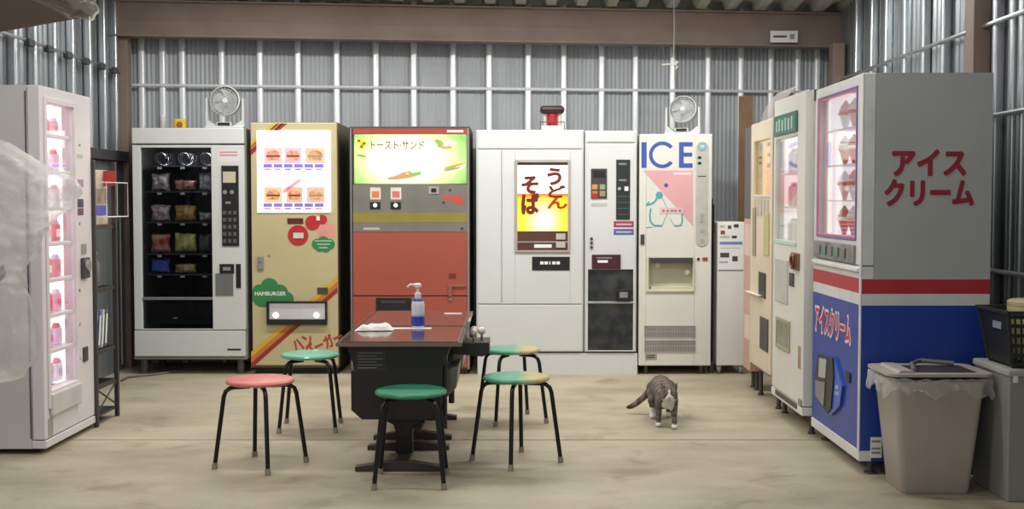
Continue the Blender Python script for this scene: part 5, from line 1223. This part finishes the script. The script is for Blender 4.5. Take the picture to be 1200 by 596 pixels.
# ------------------------------------------------------------------ cat
def make_cat():
    b = B()
    def chain(pts):
        for (p, r), (q, s) in zip(pts, pts[1:]):
            p, q = Vector(p), Vector(q); n = max(2, int((q - p).length / (min(r, s) * .35)))
            for i in range(n + 1): t = i / n; c = p.lerp(q, t); rr = r + (s - r) * t; b.ball(c, rr, sub=2)
    # trunk
    chain([((-.028, .27, .190), .056), ((-.032, .20, .198), .066), ((-.024, .10, .186), .066), ((-.008, .01, .172), .062), ((.002, -.05, .166), .054)])
    b.ball((-.030, .22, .205), .062, .075, .058); b.ball((.0, -.05, .150), .050, .045, .055)
    # neck and head
    chain([((.002, -.05, .178), .048), ((.008, -.10, .196), .042)])
    b.ball((.010, -.135, .202), .050, .046, .043); b.ball((-.014, -.150, .188), .026, .026, .022); b.ball((.034, -.150, .188), .026, .026, .022)
    b.ball((.010, -.172, .187), .021, .020, .016); b.ball((.010, -.165, .176), .014, .014, .010); b.ball((.010, -.168, .200), .013, .018, .014)
    for sx in (-1, 1): chain([((.010 + sx * .030, -.128, .234), .016), ((.010 + sx * .038, -.124, .252), .010), ((.010 + sx * .042, -.122, .266), .0045)])
    # front legs
    chain([((-.040, -.045, .150), .030), ((-.047, -.045, .095), .021), ((-.047, -.060, .045), .016), ((-.047, -.068, .018), .017)]); b.ball((-.047, -.080, .013), .019, .025, .013)
    chain([((.036, -.055, .150), .030), ((.038, -.085, .095), .021), ((.040, -.115, .045), .016), ((.041, -.125, .018), .017)]); b.ball((.041, -.138, .013), .019, .025, .013)
    # hind legs: thigh, knee forward, hock back, shank
    for sx, dy in ((-1, 0), (1, .06)):
        cx = -.030 + sx * .048
        chain([((cx * .9, .235 + dy * .5, .180), .046), ((cx, .165 + dy, .115), .030), ((cx, .225 + dy, .070), .018), ((cx, .195 + dy, .020), .016)]); b.ball((cx, .175 + dy, .013), .018, .027, .013)
    # tail
    chain([((-.035, .31, .20), .026), ((-.075, .335, .165), .023), ((-.125, .335, .105), .021), ((-.175, .32, .062), .019), ((-.205, .31, .046), .016), ((-.222, .30, .044), .011)])
    o = b.end('cat', mat('tmp', (1, 1, 1)), None)
    md = o.modifiers.new('r', 'REMESH'); md.mode = 'VOXEL'; md.voxel_size = .0048
    sm = o.modifiers.new('s', 'SMOOTH'); sm.factor = .5; sm.iterations = 6
    apply_mods(o); me = o.data
    at = me.color_attributes.new('fur', 'FLOAT_COLOR', 'POINT')
    g1, g2, wh, pk = lin((126, 116, 106)), lin((72, 64, 58)), lin((232, 226, 218)), lin((196, 140, 130))
    def mixc(a, c, t): return tuple(x + (y - x) * t for x, y in zip(a, c))
    for v in me.vertices:
        x, y, z = v.co; n = noise.noise(Vector((x * 60, y * 60, z * 60)))
        if y > .28 and x < -.05: s = math.sin(x * 150 + n)
        elif z < .12: s = math.sin(z * 190 + n * 1.3) * .8
        elif y < -.09: s = math.sin((x - .01) * 190 + n) * .7 + (.5 if z > .225 else -.1)
        else: s = math.sin((y * 1.0 + z * .35) * 120 + n * 1.6)
        c = mixc(g1, g2, max(0, min(1, .42 + .34 * s + .35 * n)))
        white = 0
        hx = x - .010
        if y < -.12 and z < .232:       # blaze widening to the muzzle
            half = .003 + max(0, (.216 - z)) * .72
            if z < .178: half = .05
            if z < .150: half = 0
            white = max(white, 1 if abs(hx) < half else 0)
        n4 = noise.noise(Vector((x * 22, y * 22, z * 22)))
        if y < -.05 and ((x - .006) / .034) ** 2 + ((z - .142) / .040) ** 2 < 1 + .5 * n4: white = .95
        if z < .028 + .008 * n: white = 1
        if x < -.055 and .1 < y < .29 and z < .062: white = 1
        if white: c = mixc(c, wh, .95 * white)
        if x < -.200 and z < .07: c = g2
        at.data[v.index].color = c
    m = bpy.data.materials.new('tabby fur'); m.use_nodes = True; nt = m.node_tree; bs = nt.nodes['Principled BSDF']
    a = nt.nodes.new('ShaderNodeAttribute'); a.attribute_name = 'fur'; nt.links.new(a.outputs['Color'], bs.inputs['Base Color']); bs.inputs['Roughness'].default_value = .9; bs.inputs['Specular IOR Level'].default_value = .15
    nz = nt.nodes.new('ShaderNodeTexNoise'); nz.inputs['Scale'].default_value = 180; tc = nt.nodes.new('ShaderNodeTexCoord'); nt.links.new(tc.outputs['Object'], nz.inputs['Vector'])
    bp = nt.nodes.new('ShaderNodeBump'); bp.inputs['Strength'].default_value = .4; bp.inputs['Distance'].default_value = .004; nt.links.new(nz.outputs['Fac'], bp.inputs['Height']); nt.links.new(bp.outputs[0], bs.inputs['Normal'])
    me.materials.clear(); me.materials.append(m)
    for p in me.polygons: p.use_smooth = True
    eye = mat('cat eye', (150, 146, 80), .1); pup = mat('cat pupil', (16, 16, 14), .1)
    for sx in (-1, 1):
        e = B().ball((.010 + sx * .021, -.1735, .2075), .0075, .006, .0068).end('eye', eye, o, True); B().ball((.010 + sx * .021, -.1785, .2075), .0040, .0025, .0052).end('pupil', pup, e, True)
    B().ball((.010, -.1905, .1905), .0055, .004, .0042).end('nose', mat('cat nose', (120, 70, 66), .4), o, True)
    B().tube([(.001, -.1885, .1775), (.006, -.190, .1765), (.010, -.1905, .1795), (.014, -.190, .1765), (.019, -.1885, .1775)], .0013, 5).end('mouth', mat('cat mouth', (60, 44, 42), .6), o)
    return o
cat = make_cat(); p = G(780, 502); cat.location = (p.x + .022, p.y + .13, 0); cat.rotation_euler = (0, 0, math.radians(-6)); cat.scale = (1.0, 1.0, .96)
tag(cat, 'grey tabby cat with white face and paws walking towards the camera on the floor', 'cat')

# ------------------------------------------------------------------ waste bin with liner
def waste_bin():
    yf = G(1098, 579).y; x0b = PY(1058, 577, yf).x; x1b = PY(1138, 577, yf).x
    zt = .495; x0t = PY(1042, 428, yf - .03).x; x1t = PY(1150, 428, yf - .03).x; cx = (x0b + x1b) / 2; cy = yf + .13
    r = thing('waste_bin', 'beige-grey plastic waste bin beside the ice cream machine', 'bin', (cx, cy, 0)); bm_ = mat('bin plastic', (176, 168, 158), .5, var=.03, scale=3)
    def rr(hw, hd, rad, n=5):
        pts = []
        for (sx, sy, a0) in ((1, 1, 0), (-1, 1, PI / 2), (-1, -1, PI), (1, -1, 1.5 * PI)):
            for i in range(n + 1): a = a0 + PI / 2 * i / n; pts.append((sx * (hw - rad) + rad * math.cos(a), sy * (hd - rad) + rad * math.sin(a)))
        return pts
    hb, ht = (x1b - x0b) / 2, (x1t - x0t) / 2
    lv_ = [(0.0, hb - .006, .114, .02), (.008, hb, .12, .025), (zt * .5, (hb + ht) / 2, .137, .03), (zt - .012, ht, .155, .035), (zt, ht + .012, .166, .04), (zt, ht - .004, .150, .035), (.06, hb - .006, .112, .02)]
    b = B(); rings = [[b.bm.verts.new((x, y, z)) for x, y in rr(hw, hd, rd)] for z, hw, hd, rd in lv_]; n = len(rings[0])
    for a, c in zip(rings, rings[1:]):
        for i in range(n): b.bm.faces.new((a[i], a[(i + 1) % n], c[(i + 1) % n], c[i]))
    b.bm.faces.new(rings[0][::-1]); b.bm.faces.new(rings[-1]); b.end('bin_body', bm_, r, True, norm=False)
    # liner folded over the rim
    b = B(); base0 = rr(ht + .014, .168, .042, 8); base = []
    for (xa, ya), (xb, yb) in zip(base0, base0[1:] + base0[:1]):
        k_ = max(1, int(math.hypot(xb - xa, yb - ya) / .007))
        for q_ in range(k_): base.append((xa + (xb - xa) * q_ / k_, ya + (yb - ya) * q_ / k_))
    n = len(base); rows = []
    prof = [(-.03, -.10), (-.024, -.03), (-.012, .004), (.004, .012), (.014, .006), (.018, -.010), (.020, -.024), (.022, -.038), (.024, -.050)]
    for k, (o_, dz) in enumerate(prof):
        ring = []
        for i, (x, y) in enumerate(base):
            L = math.hypot(x, y); nz = noise.noise(Vector((x * 16, y * 16, k * .5))); n2 = noise.noise(Vector((x * 40, y * 40, k * .9)))
            q = o_ + .010 * nz + .006 * n2; ring.append(b.bm.verts.new((x + x / L * q, y + y / L * q, zt + dz * (1 + (1.1 * nz if k > 4 else 0)) + .010 * n2 * (k > 1))))
        rows.append(ring)
    for a, c in zip(rows, rows[1:]):
        for i in range(n): b.bm.faces.new((a[i], a[(i + 1) % n], c[(i + 1) % n], c[i]))
    l = b.end('bin_liner', film_mat('liner film', .25, (254, 254, 254)), None, 'all'); l.location = (cx, cy, 0); tag(l, 'clear plastic liner bag folded over the rim of the beige waste bin', 'bag')
    # lid ring: half lid at the back left
    lid = B(); lp = rr(ht + .03, .178, .05, 5)
    lid.prism_z([(x, y) for x, y in lp if True], zt + .022, zt + .034); lo = lid.end('lid', bm_, r)
    # opening in the lid: flat panel, the shade inside painted as dark colour; handle bar
    B().box(-ht + .10, -.12, zt + .0345, ht - .03, .10, zt + .036, .0).end('lid_opening_shade', mat('opening shade colour', (58, 54, 52), .6), lo)
    B().prism([(-ht + .02, zt + .034), (-ht + .09, zt + .034), (-ht + .085, zt + .044), (-ht + .03, zt + .044)], -.14, .13).end('lid_grip', bm_, lo)
    B().tube([(-ht + .10, -.10, zt + .040), (-ht + .14, .05, zt + .050), (0, .11, zt + .056), (ht - .06, .07, zt + .048)], .010, 8).end('lid_handle', mat('handle grey', (120, 116, 110), .5), lo, True)
waste_bin()

# grey chest with basket
p = G(1180, 588); cx0 = p.x; cy0 = p.y; czt = PY(1182, 433, cy0).z
t = thing('storage_chest', 'grey lidded storage chest at the right edge of the picture', 'chest', (cx0 + .20, cy0 + .19, 0)); cg = mat('chest grey', (150, 148, 142), .5, .1, var=.04, scale=3)
B().box(-.20, -.19, .0, .20, .19, czt - .03, .006).end('chest_body', cg, t); B().box(-.208, -.198, czt - .03, .205, .195, czt, .008).end('lid', mat('chest lid', (176, 174, 168), .5), t)
B().box(-.185, -.2, czt - .055, -.165, -.19, czt - .025, .003).end('latch', white_paint, t)
bk = thing('plastic_basket', 'black slatted plastic basket standing on the grey chest', 'basket', (cx0 + .185, cy0 + .17, czt + .0105)); bz_ = mat('basket black', (40, 42, 42), .5)
hb, ht, hd0, hd1, H = .155, .19, .12, .16, .235
b = B()
def side(ax, s_):
    def pos(u, v):
        hw = hb + (ht - hb) * v; hd = hd0 + (hd1 - hd0) * v
        return (u * hw, s_ * hd, v * H + .002) if ax == 'x' else (s_ * hw, u * hd, v * H + .002)
    if ax == 'x':
        for v0 in (0, .18, .36, .54, .72, .88): 
            for (ua, ub) in ((-1, 1),): b.tube([pos(ua, v0), pos(ub, v0)], .009 if v0 else .012, 6)
        for i in range(15): u = -1 + 2 * i / 14; b.tube([pos(u, 0), pos(u, .92)], .0045 if 0 < i < 14 else .010, 5)
    else:
        V = [b.bm.verts.new(pos(u, v)) for u, v in ((-1, 0), (1, 0), (1, 1), (-1, 1))]; b.bm.faces.new(V)
for s_ in (-1, 1): side('x', s_); side('y', s_)
b.box(-hb, -hd0, 0, hb, hd0, .006); b.end('basket_walls', bz_, bk)
B().ring(-ht - .012, -hd1 - .012, ht + .012, hd1 + .012, -ht + .004, -hd1 + .004, ht - .004, hd1 - .004, 0, .016, .003).end('rim', bz_, bk)
rim = [o for o in bpy.data.objects if o.parent == bk and o.name.startswith('rim')][0]; rim.rotation_euler = (PI / 2, 0, 0); rim.location = (0, 0, H - .016)
B().prism([(-.07, .15), (.02, .15), (.02, .18), (-.07, .18)], -.0, .002).end('label', mat('basket label', (150, 156, 176), .5), bk)
lb = [o for o in bpy.data.objects if o.parent == bk and o.name.startswith('label')][0]; lb.rotation_euler = (0, 0, -PI / 2); lb.location = (-ht + .006 - .0, -.05, 0); lb.location.x = -(hb + (ht - hb) * .68) - .004
t = thing('yellow_bowl_stack', 'pale yellow round ribbed tub sitting in the black basket', 'tub', (cx0 + .195, cy0 + .17, czt + .022)); ym = mat('pale yellow plastic', (206, 196, 146), .5)
B().lathe([(.10, 0), (.125, .19), (.125, .205), (.13, .206), (.13, .226), (.128, .228), (.13, .232), (.13, .252), (.12, .258), (.02, .26)], (0, 0, 0), 32).end('tub_body', ym, t, True)

# ------------------------------------------------------------------ left foreground: board and plastic bag
bd = thing('wooden_shelf_board', 'brown board edge hanging into the top left corner, its end wrapped in plastic', 'board', (-1.40, 2.6, 1.72))
z0 = 1.72
c_far0 = G(-120, 58, z0); c_far1 = G(108, 19, z0)
pl = [(c_far0.x + 1.40, c_far0.y - 2.6), (c_far1.x + 1.40, c_far1.y - 2.6), (.40, 2.35 - 2.6), (-.6, 2.3 - 2.6)]
B().prism_z(pl, 0, .05).end('board', mat('brown plywood', (104, 82, 64), .6, var=.08, scale=4), bd)
B().tube([(-.52, -.1, 0), (-.52, -.1, -1.72)], .03, 12).end('post', brown_steel, bd, True)
b = B(); e0 = Vector((c_far1.x + 1.40, c_far1.y - 2.6, 0)); w0 = Vector((.40, 2.35 - 2.6, 0))
def wrap(u, v):
    q = e0.lerp(w0, v); s_ = u * 2 * PI; k = .10 * (.5 + .5 * math.cos(s_)) ; nz = noise.noise(Vector((u * 9, v * 7, 1)))
    x = q.x + .012 - .13 * (1 - abs(math.cos(s_ / 2))) * 1.0 + .012 * nz; z = .025 + (.034 + .012 * nz) * math.sin(s_)
    return (x, q.y + .012 * (1 if v < .1 else 0) + .01 * nz, z)
b.grid(wrap, 40, 24); b.end('plastic_wrap', film_mat('wrap film', .5, (214, 210, 204)), bd, 'all')

def plastic_bag():
    Yb = 3.15; b = B()
    def pt(px, py, dy=0): return PY(px, py, Yb + dy)
    def blob(px, py, rx, ry, rz, dy=0): p = pt(px, py, dy); b.ball(p, rx, ry, rz, 3)
    s_ = Yb / F
    # upper swelling fold, reaching to x~88
    for (px, py, w, h) in ((-80, 190, 84, 44), (-35, 208, 66, 46), (-8, 225, 50, 58), (14, 230, 44, 50), (36, 228, 36, 36), (57, 222, 24, 20), (-40, 290, 60, 60), (-8, 290, 42, 40), (14, 268, 26, 24)): blob(px, py, w * s_, .16, h * s_)
    # lower hanging lobe
    for (px, py, w, h) in ((-25, 330, 44, 60), (-12, 370, 44, 56), (-6, 400, 40, 40), (2, 418, 32, 26), (-40, 400, 40, 46)): blob(px, py, w * s_, .13, h * s_, .03)
    o = b.end('plastic_bag', film_mat('bag film', .24, (254, 252, 250)), None)
    md = o.modifiers.new('r', 'REMESH'); md.mode = 'VOXEL'; md.voxel_size = .011
    sm = o.modifiers.new('s', 'SMOOTH'); sm.factor = .5; sm.iterations = 8
    apply_mods(o); me = o.data
    for v in me.vertices:
        c = v.co; al = c.x * .85 - c.z * .5; pe = c.x * .5 + c.z * .85
        lo = c.z < 1.0
        q = Vector((al * 5, c.y * 7, pe * 17)) if not lo else Vector((c.x * 15, c.y * 7, c.z * 5))
        r1 = 1 - abs(noise.noise(q)) * 2.6; r2 = 1 - abs(noise.noise(q * 2.1 + Vector((5, 2, 8)))) * 2.6; n3 = noise.noise(Vector(c) * 34)
        v.co += v.normal * (.013 * r1 + .007 * r2 + .003 * n3)
    me.materials.clear(); me.materials.append(film_mat('bag film', .20))
    for p in me.polygons: p.use_smooth = True
    ctr = Vector((-1.36, Yb, .9)); me.transform(Matrix.Translation(-ctr)); o.location = ctr
    tag(o, 'clear crumpled plastic bag bulging in from the left edge of the picture', 'bag')
    # leaves inside
    lf = thing('leafy_sprig', 'small sprig of green leaves showing inside the clear plastic bag', 'leaves', PY(-2, 330, Yb - .02)); gm = mat('leaf green', (96, 118, 66), .6)
    for k, a in enumerate((70, 95, 120, 40, 150)):
        a = math.radians(a); b = B(); L = .05 + .012 * (k % 3)
        def fn(u, v, a=a, L=L): w = .010 * math.sin(PI * min(1, u * .95 + .04)) * (v - .5) * 2; return (math.cos(a) * u * L - math.sin(a) * w, -.01 * k - .008 * u * u, math.sin(a) * u * L + math.cos(a) * w)
        b.grid(fn, 6, 2); b.end('leaf', gm, lf, 'all')
plastic_bag()

# ------------------------------------------------------------------ light
def area(name, loc, rot, sx, sy, power, col=(1, .985, .95)):
    l = bpy.data.lights.new(name, 'AREA'); l.shape = 'RECTANGLE'; l.size = sx; l.size_y = sy; l.energy = power; l.color = col
    o = bpy.data.objects.new(name, l); COL.objects.link(o); o.location = loc; o.rotation_euler = rot; return o
for x in (-1.75, 0.0, 1.6): area('ceiling_tube_or_fill', (x, 7.72, 2.84), (0, 0, 0), 1.2, .10, 38)
for x, y, p in ((-1.25, 5.3, 26), (1.0, 5.3, 22), (-1.55, 3.5, 34)): area('ceiling_tube_or_fill', (x, y, 3.0), (0, 0, 0), 1.2, .12, p)  # last entry is an added fill, placed to brighten the plastic bag
area('display_case_fill', tuple(SM.M @ Vector((-.06, .06, 1.66))), (math.radians(25), 0, 0), .4, .02, .9)  # added fill inside the snack machine, which has no lamp of its own
area('entrance_light', (0, -1.5, 2.3), (math.radians(80), 0, 0), 5, 1.6, 40)
w = bpy.data.worlds.new('night_air'); S.world = w; w.use_nodes = True
bg = w.node_tree.nodes['Background']; bg.inputs[0].default_value = (.75, .8, .85, 1); bg.inputs[1].default_value = .3
S.view_settings.view_transform = 'Standard'; S.view_settings.look = 'None'; S.view_settings.exposure = 0.0
